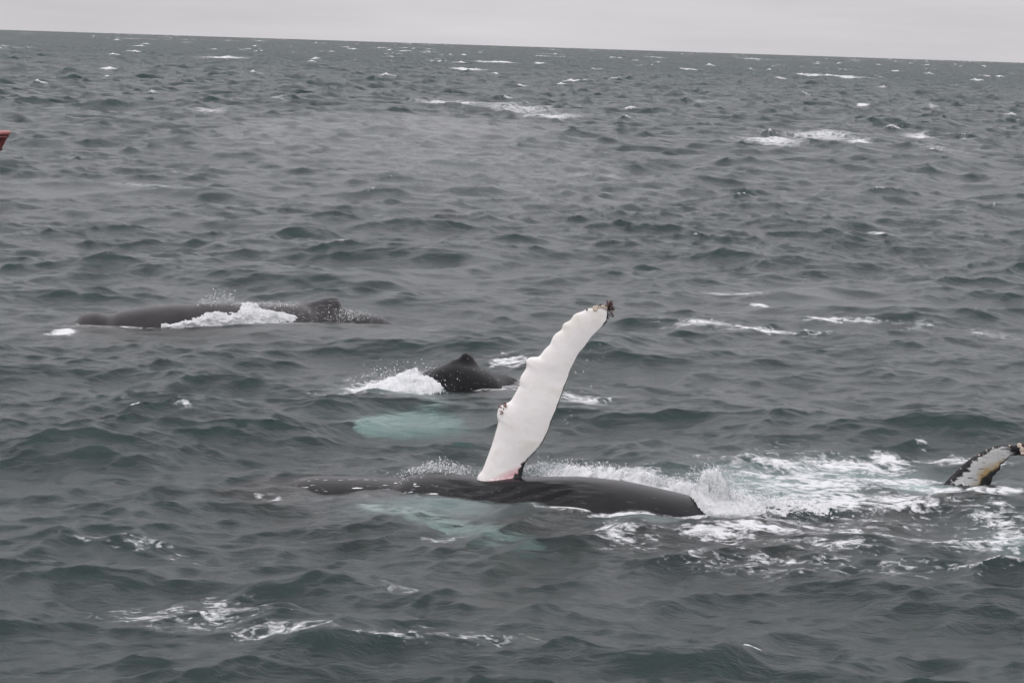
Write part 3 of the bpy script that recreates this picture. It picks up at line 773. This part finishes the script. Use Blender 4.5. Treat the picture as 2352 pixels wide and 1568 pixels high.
for i, (a, b, k) in enumerate(brush):
    A_, B_ = onfin(zb(*a), random.uniform(-.05, .05)), onfin(zb(*b), random.uniform(-.12, .12))
    L = np.linalg.norm(B_ - A_); place_b(stems[k], A_, B_ - A_, L / (.17 if k < 5 else .15), i)
for i, (p, s) in enumerate([((1100, 560), .05), ((1060, 500), .03), ((1170, 480), .028), ((1350, 470), .03), ((1480, 510), .036), ((1420, 470), .022), ((1260, 500), .022), ((790, 580), .02)]):
    place_b(round_barnacle(s, M_acorn if i < 7 else M_stalk_b), onfin(zb(*p), .03), np.array([0, -1, .35]), 1, i)
for p, b in [((1200, 450), (1370, 400)), ((1230, 460), (1340, 430))]:
    A_, B_ = onfin(zb(*p), .02), onfin(zb(*b), .02); place_b(stems[1], A_, B_ - A_, np.linalg.norm(B_ - A_) / .17)
rust = stalk_mesh(.09, .02, 40, M_rust); rust2 = stalk_mesh(.07, .017, 41, M_rust)
for i in range(34):
    u = random.random(); 
    p = z1(350 + 45 * u + random.uniform(-6, 8), 935 - 62 * u + random.uniform(-10, 12))
    A_ = onfin(p, random.uniform(-.04, .05)); place_b(rust if i % 2 else rust2, A_, np.array([random.uniform(-1, .3), random.uniform(-1, .3), random.uniform(-.9, .9)]), random.uniform(.6, 1.0), i)
# at the fluke tip
for i, (p, s, mt) in enumerate([((1995, 360), .05, M_acorn), ((2050, 420), .052, M_acorn), ((2030, 450), .035, M_acorn), ((2055, 505), .045, M_acorn), ((2085, 400), .04, M_stalk), ((2095, 350), .05, M_stalk), ((1975, 335), .025, M_acorn), ((2110, 450), .05, M_acorn), ((1800, 362), .022, M_acorn), ((1480, 410), .022, M_acorn), ((1350, 455), .018, M_acorn), ((1205, 545), .02, M_acorn), ((1185, 625), .02, M_acorn), ((845, 808), .016, M_acorn)]):
    q = plane7(*p) + fk['nr'] * .03
    place_b(round_barnacle(s, mt), q, fk['nr'] + np.array([0, 0, .2]), 1, i)

# ---- the grey whale at the left
top2 = [(246, 310), (268, 288), (296, 266), (340, 249), (395, 240), (450, 241), (500, 240), (545, 227), (600, 205), (700, 184), (800, 169), (950, 155), (1100, 152), (1300, 151), (1450, 151), (1600, 154), (1700, 152), (1760, 160), (1850, 168), (1930, 172), (2000, 186), (2080, 200), (2160, 216), (2230, 229)]
bot2 = [(238, 318), (400, 311), (480, 297), (560, 287), (650, 295), (750, 304), (850, 302), (1000, 294), (1300, 282), (1600, 268), (1800, 245), (2000, 246), (2100, 240), (2230, 231)]
fin2 = [(1640, 0), (1690, 6), (1740, 24), (1800, 46), (1850, 60), (1895, 68), (1925, 66), (1944, 40), (1960, 14), (1985, 0)]
def surface_spine(zf, top, bot, R):
    bx = [zf(*p)[0] for p in bot]; by = [zf(*p)[1] for p in bot]
    xs, Ys, tp = [], [], []
    for p in top:
        px, py = zf(*p); e = ground(px, np.interp(px, bx, by)); Yb = e[1] + .4
        for it in range(6):
            q = at(px, py, Yb); h_ = max(q[2], .02); Yb = e[1] + math.sqrt(max(2 * R * h_ - h_ * h_, .01)) * .9
        xs.append(q[0]); Ys.append(Yb); tp.append(q[2])
    Ys = np.convolve(np.pad(Ys, 2, mode='edge'), np.ones(5) / 5, 'valid')
    return np.array(xs), np.array(Ys), np.array(tp)
x2, y2, t2 = surface_spine(z2, top2, bot2, 1.2)
t2 = t2 + .08 * (1 - sstep(x2, x2[6], x2[10])) * sstep(x2, x2[0] - .5, x2[2])
y2[:9] = np.linspace(y2[8] - .1, y2[8], 9)
s2 = .5952 / 1.6327 * 54.5 / F
nx = len(x2)
g2 = Body(np.concatenate([[x2[0] - .5, x2[0] - .25], x2, [x2[-1] + .7, x2[-1] + 2.2]]), np.concatenate([[y2[0]] * 2, y2, [y2[-1], y2[-1]]]),
          np.concatenate([[-.16, -.02], t2, [-.45, -.8]]),
          np.concatenate([[.2, .42], [.55, .65, .75, .82, .88, .92, .98], np.full(nx - 7 - 6, 1.2), np.linspace(1.1, .65, 6), [.45, .25]]),
          np.concatenate([[.2, .38], [.5, .6, .7, .78, .85, .9, .97], np.full(nx - 7 - 6, 1.2), np.linspace(1.1, .7, 6), [.5, .3]]), n=220, m=110,
          fin=([at(*z2(a, 0), np.mean(y2))[0] for a, b in fin2], [b * s2 for a, b in fin2], .32))
W2 = whale_empty((float(np.mean(x2)), float(np.mean(y2)), 0), 'long smooth grey whale back with a low dorsal fin and white water pouring over it')
o = g2.build(M_grey, W2); shift(o, W2); fix_normals(o)
attr(o, 'runoff', (sstep(g2.P[..., 0], x2[12], x2[14]) * .95).ravel())

# ---- the black whale in the middle
top3 = [(980, 372), (1030, 350), (1080, 326), (1140, 304), (1200, 286), (1260, 270), (1320, 262), (1400, 268), (1480, 285), (1550, 318), (1650, 345), (1750, 358), (1840, 368)]
bot3 = [(980, 470), (1080, 480), (1180, 503), (1350, 527), (1500, 492), (1600, 472), (1700, 424), (1840, 370)]
fin3 = [(1200, 0), (1270, 8), (1330, 22), (1375, 40), (1395, 66), (1412, 92), (1440, 106), (1470, 106), (1492, 96), (1503, 66), (1498, 34), (1515, 12), (1560, 0)]
x3, y3, t3 = surface_spine(z3, top3, bot3, 1.0)
s3 = .38265 / 1.6327 * 46.5 / F
g3_ = Body(np.concatenate([[x3[0] - 3.2, x3[0] - 2.2, x3[0] - 1.1], x3, [x3[-1] + 1.0, x3[-1] + 2.4]]), np.concatenate([[y3[0]] * 3, y3, [y3[-1], y3[-1]]]),
           np.concatenate([[-1.3, -.8, -.15], t3, [-.5, -1.0]]), np.concatenate([[.3, .7, .9], np.full(len(x3) - 4, 1.0), [.9, .75, .6, .5], [.35, .2]]),
           np.concatenate([[.3, .7, .9], np.full(len(x3) - 4, 1.0), [.9, .8, .7, .6], [.4, .25]]), n=200, m=110,
           fin=([at(*z3(a, 0), np.mean(y3))[0] for a, b in fin3], [b * s3 for a, b in fin3], .16))
W3 = whale_empty((float(np.mean(x3)), float(np.mean(y3)), 0), 'small black whale hump with a knobbed dorsal fin beside churned white foam')
o3 = g3_.build(M_black, W3); shift(o3, W3); fix_normals(o3)
V, Fc = low_fin((1110, 905), (800, 945), -1.8, -1.0, 1.9, .3, 'low')
V = np.array(V); 
# its root reaches back to the flank
rt = np.array([x3[1], y3[1] - .3, -1.0]); w_ = np.clip(1 - np.arange(50) / 14, 0, 1) ** 1.5
cenr = V.reshape(50, 16, 3).mean(1); V = (V.reshape(50, 16, 3) + ((rt - cenr[0]) * w_[:, None])[:, None, :]).reshape(-1, 3)
lo3 = mesh_obj('low_flipper', V - np.array(W3.location), Fc, None, mats=[M_black, M_white_low]); lo3.data.polygons.foreach_set('material_index', [1] * len(lo3.data.polygons)); fix_normals(lo3)
lo3.location = W3.location; bpy.context.view_layer.update(); fuse(o3, [lo3])

# ------------------------------------------------------------------ white water and spray
ICO = None
def ico(sub=1):
    bm = bmesh.new(); bmesh.ops.create_icosphere(bm, subdivisions=sub, radius=1); bm.verts.ensure_lookup_table()
    V = np.array([v.co for v in bm.verts]); Fc = np.array([[v.index for v in f.verts] for f in bm.faces]); bm.free()
    return V, Fc
IV = np.array([(1, 0, 0), (-1, 0, 0), (0, 1, 0), (0, -1, 0), (0, 0, 1), (0, 0, -1)], float)
IF = np.array([(0, 2, 4), (2, 1, 4), (1, 3, 4), (3, 0, 4), (2, 0, 5), (1, 2, 5), (3, 1, 5), (0, 3, 5)])
def blob_arrays(C, R, stretch=None):
    n = len(C)
    S = rng.uniform(.7, 1.3, (n, 3)) * np.asarray(R)[:, None]
    if stretch is not None: S = S * stretch
    th = rng.uniform(0, 6.28, n); c, s = np.cos(th), np.sin(th)
    loc = IV[None] * S[:, None, :]
    V = np.stack([loc[..., 0] * c[:, None] - loc[..., 1] * s[:, None], loc[..., 0] * s[:, None] + loc[..., 1] * c[:, None], loc[..., 2]], -1) + np.asarray(C)[:, None]
    Fa = IF[None] + (np.arange(n) * len(IV))[:, None, None]
    return V.reshape(-1, 3), Fa.reshape(-1, 3)
def spray(name, parts, label):
    Vs, Fs, off = [], [], 0
    for V, Fa in parts:
        Vs.append(V); Fs.append(Fa + off); off += len(V)
    o = fast_mesh(name, np.concatenate(Vs), np.concatenate(Fs), M_foam)
    return tag(o, label, 'white water', None, 'stuff')
def drape(body, i0, i1, a0, a1, keep, off, ni=260, nj=90, amp=.06):
    """a lumpy sheet of white water lying on a whale's flank"""
    fi = np.linspace(i0, i1, ni); fa = np.linspace(a0, a1, nj)
    ii = np.clip(fi.astype(int), 0, body.n - 2); fr = fi - ii
    ja = fa / (2 * np.pi) * body.m; jj = np.floor(ja).astype(int); fj = ja - jj
    g = lambda a, b: body.P[np.ix_(a, b % body.m)]
    Pm = (g(ii, jj) * (1 - fj)[None, :, None] + g(ii, jj + 1) * fj[None, :, None]) * (1 - fr)[:, None, None] + (g(ii + 1, jj) * (1 - fj)[None, :, None] + g(ii + 1, jj + 1) * fj[None, :, None]) * fr[:, None, None]
    du = np.gradient(Pm, axis=0); dv = np.gradient(Pm, axis=1); nn = np.cross(dv, du); nn /= np.linalg.norm(nn, axis=2, keepdims=True) + 1e-9
    cenl = body.C[ii][:, None]
    sg = np.sign(((Pm - cenl) * nn).sum(2)); nn *= sg[..., None]
    px, py = project(Pm.reshape(-1, 3)); px = px.reshape(ni, nj); py = py.reshape(ni, nj)
    k = keep(px, py, Pm)                      # >0 inside
    lump = fbm(Pm[..., 0] * 5 + 3, (Pm[..., 1] + Pm[..., 2] * 2) * 5, 5, .6)
    kk = k + (lump - .5) * 1.3
    Q = Pm + nn * (off + amp * np.clip(kk, 0, 1.5) * (0.3 + 1.4 * lump))[..., None]
    V = Q.reshape(-1, 3)
    idx = np.arange(ni * nj).reshape(ni, nj)
    q = np.stack([idx[:-1, :-1], idx[1:, :-1], idx[1:, 1:], idx[:-1, 1:]], -1).reshape(-1, 4)
    kf = np.minimum.reduce([kk.ravel()[q[:, c]] for c in range(4)])
    q = q[kf > 0]
    tri = np.concatenate([q[:, [0, 1, 2]], q[:, [0, 2, 3]]])
    used = np.unique(tri); mp_ = -np.ones(len(V), int); mp_[used] = np.arange(len(used))
    return V[used], mp_[tri]
def poly_keep(zf, poly, soft):
    """signed picture-distance to a hand measured outline, in units of soft pixels"""
    pts = np.array([zf(*p) for p in poly])
    def f(px, py, _=None):
        ins = np.zeros(px.shape, bool); d = np.full(px.shape, 1e9)
        for a, b in zip(pts, np.roll(pts, -1, 0)):
            c = ((a[1] > py) != (b[1] > py)) & (px < (b[0] - a[0]) * (py - a[1]) / (b[1] - a[1] + 1e-9) + a[0]); ins ^= c
            e = b - a; t = np.clip(((px - a[0]) * e[0] + (py - a[1]) * e[1]) / (e @ e), 0, 1)
            d = np.minimum(d, np.hypot(px - a[0] - t * e[0], py - a[1] - t * e[1]))
        return np.where(ins, d, -d) / soft
    return f
def heap(zf, poly, soft, hgt, res=.035, base=-.05, peak=None, lift=None):
    """a lumpy heap of white water standing on the sea, outlined in the picture by its footprint"""
    pts = np.array([ground(*zf(*p))[:2] for p in poly])
    x0, y0 = pts.min(0) - .3; x1, y1 = pts.max(0) + .3
    nx_, ny_ = int((x1 - x0) / res), int((y1 - y0) / res)
    X, Y = np.meshgrid(np.linspace(x0, x1, nx_), np.linspace(y0, y1, ny_), indexing='ij')
    P = np.stack([X, Y, np.zeros_like(X)], -1).reshape(-1, 3)
    px, py = project(P); k = poly_keep(zf, poly, soft)(px, py).reshape(X.shape)
    lump = fbm(X * 3.2 + 5, Y * 3.2 + 1, 6, .58)
    kk = k + (lump - .5) * 1.6
    h = hgt(X, Y) if callable(hgt) else hgt
    Z = base + h * np.clip(kk, 0, 1) ** .6 * (.35 + 1.2 * lump)
    if lift is not None: Z = Z + lift(X, Y)
    jx = (fbm(X * 6 + 40, Y * 6, 3) - .5) * .15; jy = (fbm(X * 6, Y * 6 + 70, 3) - .5) * .15
    V = np.stack([X + jx, Y + jy, Z], -1).reshape(-1, 3)
    idx = np.arange(nx_ * ny_).reshape(nx_, ny_)
    q = np.stack([idx[:-1, :-1], idx[1:, :-1], idx[1:, 1:], idx[:-1, 1:]], -1).reshape(-1, 4)
    kf = np.minimum.reduce([kk.ravel()[q[:, c]] for c in range(4)]); q = q[kf > 0]
    tri = np.concatenate([q[:, [0, 1, 2]], q[:, [0, 2, 3]]])
    used = np.unique(tri); mp_ = -np.ones(len(V), int); mp_[used] = np.arange(len(used))
    return V[used], mp_[tri]
def drops(n, box, size, fall=None):
    """droplets: box(u) gives n points; sizes log-normal"""
    C = box(n); R = np.exp(rng.normal(math.log(size), .55, n)).clip(size * .3, size * 3)
    return blob_arrays(C, R)

# over the back of the grey whale
pour = [(830, 305), (870, 275), (960, 262), (1030, 250), (1080, 228), (1140, 203), (1250, 212), (1320, 200), (1345, 165), (1360, 150), (1450, 152), (1470, 175), (1560, 190), (1650, 210), (1720, 236), (1690, 262), (1500, 285), (1200, 300), (950, 320)]
ip = [int(np.argmin(abs(g2.t - at(*z2(a, 200), 54)[0]))) for a in (780, 1780)]
Vd, Fd_ = drape(g2, ip[0], ip[1], math.radians(262), math.radians(362), poly_keep(z2, pour, 14), .01, ni=420, nj=120, amp=.10)
def along2(n, a, b, hi, spread_=.25):
    u = rng.random(n); X = a + (b - a) * u; p = [z2(x_, 0)[0] for x_ in X]
    C = np.zeros((n, 3))
    for i in range(n):
        x = at(p[i], z2(0, 155)[1], 55.4)[0]; C[i] = (x, np.interp(x, x2, y2) + rng.normal(0, spread_), np.interp(x, x2, t2) + abs(rng.normal(0, hi)))
    return C
crest = drops(900, lambda n: along2(n, 1290, 1700, .016, .3), .008)
jet = drops(420, lambda n: (lambda C: np.stack([C[:, 0] + C[:, 2] * .3, C[:, 1], C[:, 2] + rng.beta(1, 2.6, n) * .75 * np.exp(-((C[:, 0] - np.median(C[:, 0]) - .1) / .5) ** 2)], 1))(along2(n, 1060, 1270, .02)), .010)
pt = drops(500, lambda n: np.stack([rng.normal(at(*z2(2020, 200), 54.5)[0], .3, n), rng.normal(float(np.mean(y2)) - .1, .25, n), rng.uniform(.15, .5, n)], 1), .008)
spray('white_water', [(Vd, Fd_), crest, jet, pt], 'white water pouring off the back of the long grey whale')

# in front of the black whale
foam3 = [(300, 530), (350, 512), (480, 490), (600, 470), (700, 462), (800, 455), (920, 450), (1040, 462), (1130, 505), (1195, 550), (1150, 575), (1000, 590), (850, 580), (700, 588), (560, 560), (420, 535)]
c3 = ground(*z3(850, 500))
hp = heap(z3, foam3, 9, lambda X, Y: .08 + .34 * np.exp(-((X - c3[0] - .25) / .8) ** 2))
sp3 = drops(1500, lambda n: np.stack([rng.normal(c3[0] + .1, .65, n), rng.normal(c3[1] + .7, .6, n), abs(rng.normal(.08, .17, n))], 1), .008)
spray('white_water', [hp, sp3], 'round heap of churned white foam before the small black whale')

# behind and beyond the rolled whale: a ridge of white water along its far side, and the burst at its tail end
xr = np.array([at(*z4(a, 150), 36)[0] for a in (1310, 2110)])
def sheet(xa, xb, ya, yb, hfun, res=.03, thr=.0, sc=3.0):
    """lumpy white water standing in a box of sea, its height over the sea given by hfun(x, y)"""
    X, Y = np.meshgrid(np.arange(xa, xb, res), np.arange(ya, yb, res), indexing='ij')
    h = hfun(X, Y); lump = fbm(X * sc + 5, Y * sc + 1, 6, .6); f2_ = fbm(X * 9 + 2, Y * 9 + 7, 3, .6)
    Z = h * (.35 + 1.3 * lump) - .04
    k = h + (lump - .5) * .25
    jx = (f2_ - .5) * .16; jy = (fbm(X * 7, Y * 7 + 70, 3) - .5) * .16
    V = np.stack([X + jx, Y + jy, Z + (f2_ - .5) * .1 * np.clip(h * 4, 0, 1)], -1).reshape(-1, 3)
    idx = np.arange(X.size).reshape(X.shape)
    q = np.stack([idx[:-1, :-1], idx[1:, :-1], idx[1:, 1:], idx[:-1, 1:]], -1).reshape(-1, 4)
    q = q[np.minimum.reduce([k.ravel()[q[:, c]] for c in range(4)]) > thr]
    tri = np.concatenate([q[:, [0, 1, 2]], q[:, [0, 2, 3]]])
    used = np.unique(tri); mp_ = -np.ones(len(V), int); mp_[used] = np.arange(len(used))
    return V[used], mp_[tri]
def ridge_h(X, Y):
    yb = np.interp(X, XS, YS) + .55; tz = np.interp(X, XS, TP)
    env = sstep(X, xr[0] - .1, xr[0] + .8) * (1 - sstep(X, xr[1] + .1, xr[1] + .7))
    return env * (np.maximum(tz, 0) * .85 + .10) * np.exp(-((Y - yb - .25) / .5) ** 2) * sstep(Y, yb - .35, yb)
rs = sheet(xr[0] - .3, xr[1] + .9, YS.min() + .3, YS.max() + 2.2, ridge_h, thr=.07)
def ridge_pts(n):
    x = xr[0] + (xr[1] - xr[0]) * rng.random(n) ** .85
    yb = np.interp(x, XS, YS) + .7 + abs(rng.normal(0, .35, n)); tz = np.interp(x, XS, TP)
    z = tz * rng.uniform(.2, 1, n) + np.interp(x, [xr[0], xr[0] + 1.2, xr[1]], [.0, .07, .07]) * rng.beta(2, 3.5, n) * 2.0
    return np.stack([x, yb, np.maximum(z, 0)], 1)
r1 = drops(7000, ridge_pts, .008)
bc = at(*z4(2190, 200), 34.0)
def burst_h(X, Y):
    dy = (Y - bc[1]) / .34
    a = .86 * np.exp(-np.abs((X - bc[0] - .0) / .34) ** 2.4 - dy * dy)
    b = .26 * np.exp(-((X - bc[0] - .62) / .45) ** 2 - ((Y - bc[1] - .25) / .5) ** 2)
    c = .13 * np.exp(-((X - bc[0] - 1.6) / .9) ** 2 - ((Y - bc[1] - .5) / .6) ** 2)
    return np.maximum.reduce([a, b, c])
cut = [(2085, 196), (2105, 222), (2128, 258), (2150, 282), (2190, 322), (2330, 330), (2420, 300), (2420, 180), (2200, 180)]
ic = [int(np.argmin(abs(main.t - at(*z4(a, 250), 34.5)[0]))) for a in (2040, 2440)]
cd_ = drape(main, ic[0], ic[1], math.radians(255), math.radians(372), poly_keep(z4, cut, 5), .01, ni=160, nj=130, amp=.09)
bs = sheet(bc[0] - .8, bc[0] + 3.2, bc[1] - 1.0, bc[1] + 1.8, burst_h, res=.025, thr=.06, sc=4.5)
def burst(n):
    g = rng.random(n); ang = np.where(g < .7, rng.normal(1.47, .2, n), rng.normal(1.0, .28, n)); rr = 1.0 * rng.beta(1.6, 1.6, n) * np.where(g < .7, 1.0, .78)
    x = bc[0] - .03 + rr * np.cos(ang) * .95 + rng.normal(0, .11, n); z = -.15 + rr * np.sin(ang) + rng.normal(0, .06, n)
    y = bc[1] + rng.normal(0, .2, n) * (.5 + rr)
    return np.stack([x, y, z], 1)
b1 = drops(4500, burst, .008)
def spreadout(n):
    x = bc[0] + .2 + rng.beta(1, 2, n) * 2.3; z = abs(rng.normal(0, .2, n)) * np.exp(-(x - bc[0]) * .8) * 1.5; y = bc[1] + .3 + rng.normal(0, .4, n)
    return np.stack([x, y, z], 1)
b2 = drops(2200, spreadout, .008)
halo = drops(2500, lambda n: (lambda C: C + rng.normal(0, .15, (n, 3)))(burst(n)), .005)
cr0 = drops(1300, lambda n: (lambda x: np.stack([x, np.interp(x, XS, YS) + .5 + rng.normal(0, .2, n), np.interp(x, XS, TP) + abs(rng.normal(0, .08, n)) * np.exp(-((x - np.median(x)) / .45) ** 2) - .02], 1))(at(*z4(900, 90), 36)[0] + rng.normal(.12, .42, n)), .008)
spray('white_water', [rs, r1, cr0], 'line of white water breaking along the far side of the rolled whale')
spray('splash', [cd_, bs, b1, b2, halo], 'tall burst of white spray thrown up at the right end of the rolled whale')
# drips falling from the trailing edge of the flipper
dz, R_ = [], []
for i in range(95):
    u = random.random() ** 2.2; X = 540 + 560 * u; Y = np.interp(X, [540, 660, 740, 860, 940, 1100], [1325, 1180, 1000, 690, 500, 310])
    p = z1(X + random.uniform(0, 120) * (.3 + u), Y + random.uniform(10, 420) * (1 if random.random() < .6 else .3))
    q = at(*p, fy + random.uniform(-.3, .3))
    if q[2] > .45: dz.append(q); R_.append(random.uniform(.004, .009))
st = np.ones((len(dz), 3)); st[:, 2] = rng.uniform(1.5, 6, len(dz))
spray('water_drips', [blob_arrays(np.array(dz), np.array(R_), st)], 'fine drips of water falling from the edge of the raised white flipper')

# ------------------------------------------------------------------ the boat whose bow reaches into the picture
def boat():
    bow = at(37 / 1.6327, 500 / 1.6327, 97.0)
    e = bpy.data.objects.new('fishing_boat', None); col.objects.link(e); e.location = (bow[0] - 4, 97.0, 0)
    tag(e, 'red wooden boat with only its flared bow reaching in at the left edge', 'boat')
    Mr = plain_material('red_hull_paint', (.19, .058, .058), .45, .22, 6); Mrail = plain_material('red_rail_paint', (.27, .095, .09), .4, .2, 5)
    Mdk = plain_material('worn_deck', (.2, .17, .14), .7, .3, 4); Mir = plain_material('dark_iron', (.05, .02, .02), .5, .3, 8)
    L = 13.0; n, m = 40, 14; zt0 = bow[2]
    def sec(u):        # u 0 at the stern, 1 at the bow
        half = 2.0 * (1 - u ** 3.2) ** .8 * min(1, .75 + u); zt = zt0 - .9 * (1 - u) ** 1.2 * 1.3
        return half, zt
    V = []; 
    for i in range(n):
        u = i / (n - 1); half, zt = sec(u)
        for j in range(m):
            v = j / (m - 1)                       # keel to sheer
            rake = (v - 1) * 2.1 * u ** 3        # stem leans forward
            w = half * (v ** (.45 + 1.1 * u)); z = -.8 + (zt + .8) * v
            V.append((bow[0] - L * (1 - u) + rake, w + .02, z))
    base = len(V); V += [(x, -y, z) for x, y, z in V]
    Fc = [(i * m + j, (i + 1) * m + j, (i + 1) * m + j + 1, i * m + j + 1) for i in range(n - 1) for j in range(m - 1)]
    Fc += [tuple(base + q for q in f[::-1]) for f in Fc]
    Fc += [(j, j + 1, base + j + 1, base + j) for j in range(m - 1)]
    Fc += [((n - 1) * m + j + 1, (n - 1) * m + j, base + (n - 1) * m + j, base + (n - 1) * m + j + 1) for j in range(m - 1)]
    V = np.array(V); V[:, 1] += 97.0
    o = mesh_obj('hull', V - np.array(e.location), Fc, Mr, e)
    def rail(zoff, r, mat, name, u0=0.0):
        for sgn in (1,):
            pts = []
            for i in range(80):
                k = i / 79; u = u0 + (1 - u0) * (k * 2 if k < .5 else 2 - 2 * k); s = 1 if k < .5 else -1
                half, zt = sec(u); pts.append((bow[0] - L * (1 - u) + .06 * u + zoff * .55 * u ** 3, 97 + s * (half * (1 + zoff * .06) + .05), zt + zoff))
            V = []; mm = 8
            for i, p in enumerate(pts):
                a = Vector(pts[max(i - 1, 0)]); b = Vector(pts[min(i + 1, 79)]); t = (b - a).normalized(); sd_ = t.cross(Vector((0, 0, 1))).normalized(); up_ = sd_.cross(t)
                for j in range(mm):
                    g = 2 * math.pi * j / mm + math.pi / 8; V.append(np.array(Vector(p) + sd_ * r * math.cos(g) + up_ * r * math.sin(g)))
            Fc = [(i * mm + j, (i + 1) * mm + j, (i + 1) * mm + (j + 1) % mm, i * mm + (j + 1) % mm) for i in range(79) for j in range(mm)]
            mesh_obj(name, np.array(V) - np.array(e.location), Fc, mat, e)
    rail(.02, .12, Mrail, 'gunwale'); rail(-.17, .09, Mr, 'rub_rail')
    dk = [(bow[0] - L * (1 - u) - .1 * u, 97 + s * sec(u)[0] * .97, sec(u)[1] - .35) for s in (1, -1) for u in np.linspace(0, .98, 24)]
    Fd = [(i, i + 1, 24 + i + 1, 24 + i) for i in range(23)]
    mesh_obj('deck', np.array(dk) - np.array(e.location), Fd, Mdk, e)
    for k, v in enumerate((.78, .60)):            # bolt heads on the stem
        z = -.8 + (zt0 + .8) * v; bpy_m = round_barnacle(.06, Mir, .8); bpy_m.name = 'bolt_head'
        b = bpy.data.objects.new('bolt_head', bpy_m); col.objects.link(b); b.parent = e
        b.matrix_basis = Matrix.Translation(Vector((bow[0] + (v - 1) * 2.1 + .02, 96.98, z)) - e.location) @ Vector((1, 0, 0)).to_track_quat('Z', 'Y').to_matrix().to_4x4()
boat()
# ------------------------------------------------------------------ blow mist drifting over the water beyond the whales
mm, N = material('drifting_mist')
N.n('ShaderNodeOutputMaterial', {'Volume': N.n('ShaderNodeVolumePrincipled', {'Color': (.9, .9, .91, 1), 'Density': .0065, 'Anisotropy': .2})})
for k, (px, py, rx, ry, rz) in enumerate([(930, 330, 16, 40, 1.5), (1150, 430, 11, 22, 1.1)]):
    c = ground(px, py)
    bm = bmesh.new(); bmesh.ops.create_icosphere(bm, subdivisions=4, radius=1); me = bpy.data.meshes.new('mist'); 
    for v in bm.verts: v.co = (v.co.x * rx, v.co.y * ry, v.co.z * rz)
    bm.to_mesh(me); bm.free(); me.materials.append(mm)
    o = bpy.data.objects.new('mist', me); col.objects.link(o); o.location = (c[0], c[1], .6)
    tag(o, ['faint pale mist over the waves in the upper middle', 'thin low mist on the water beyond the black whale', 'wide pale mist over the far waves near the horizon'][k], 'mist', None, 'stuff')
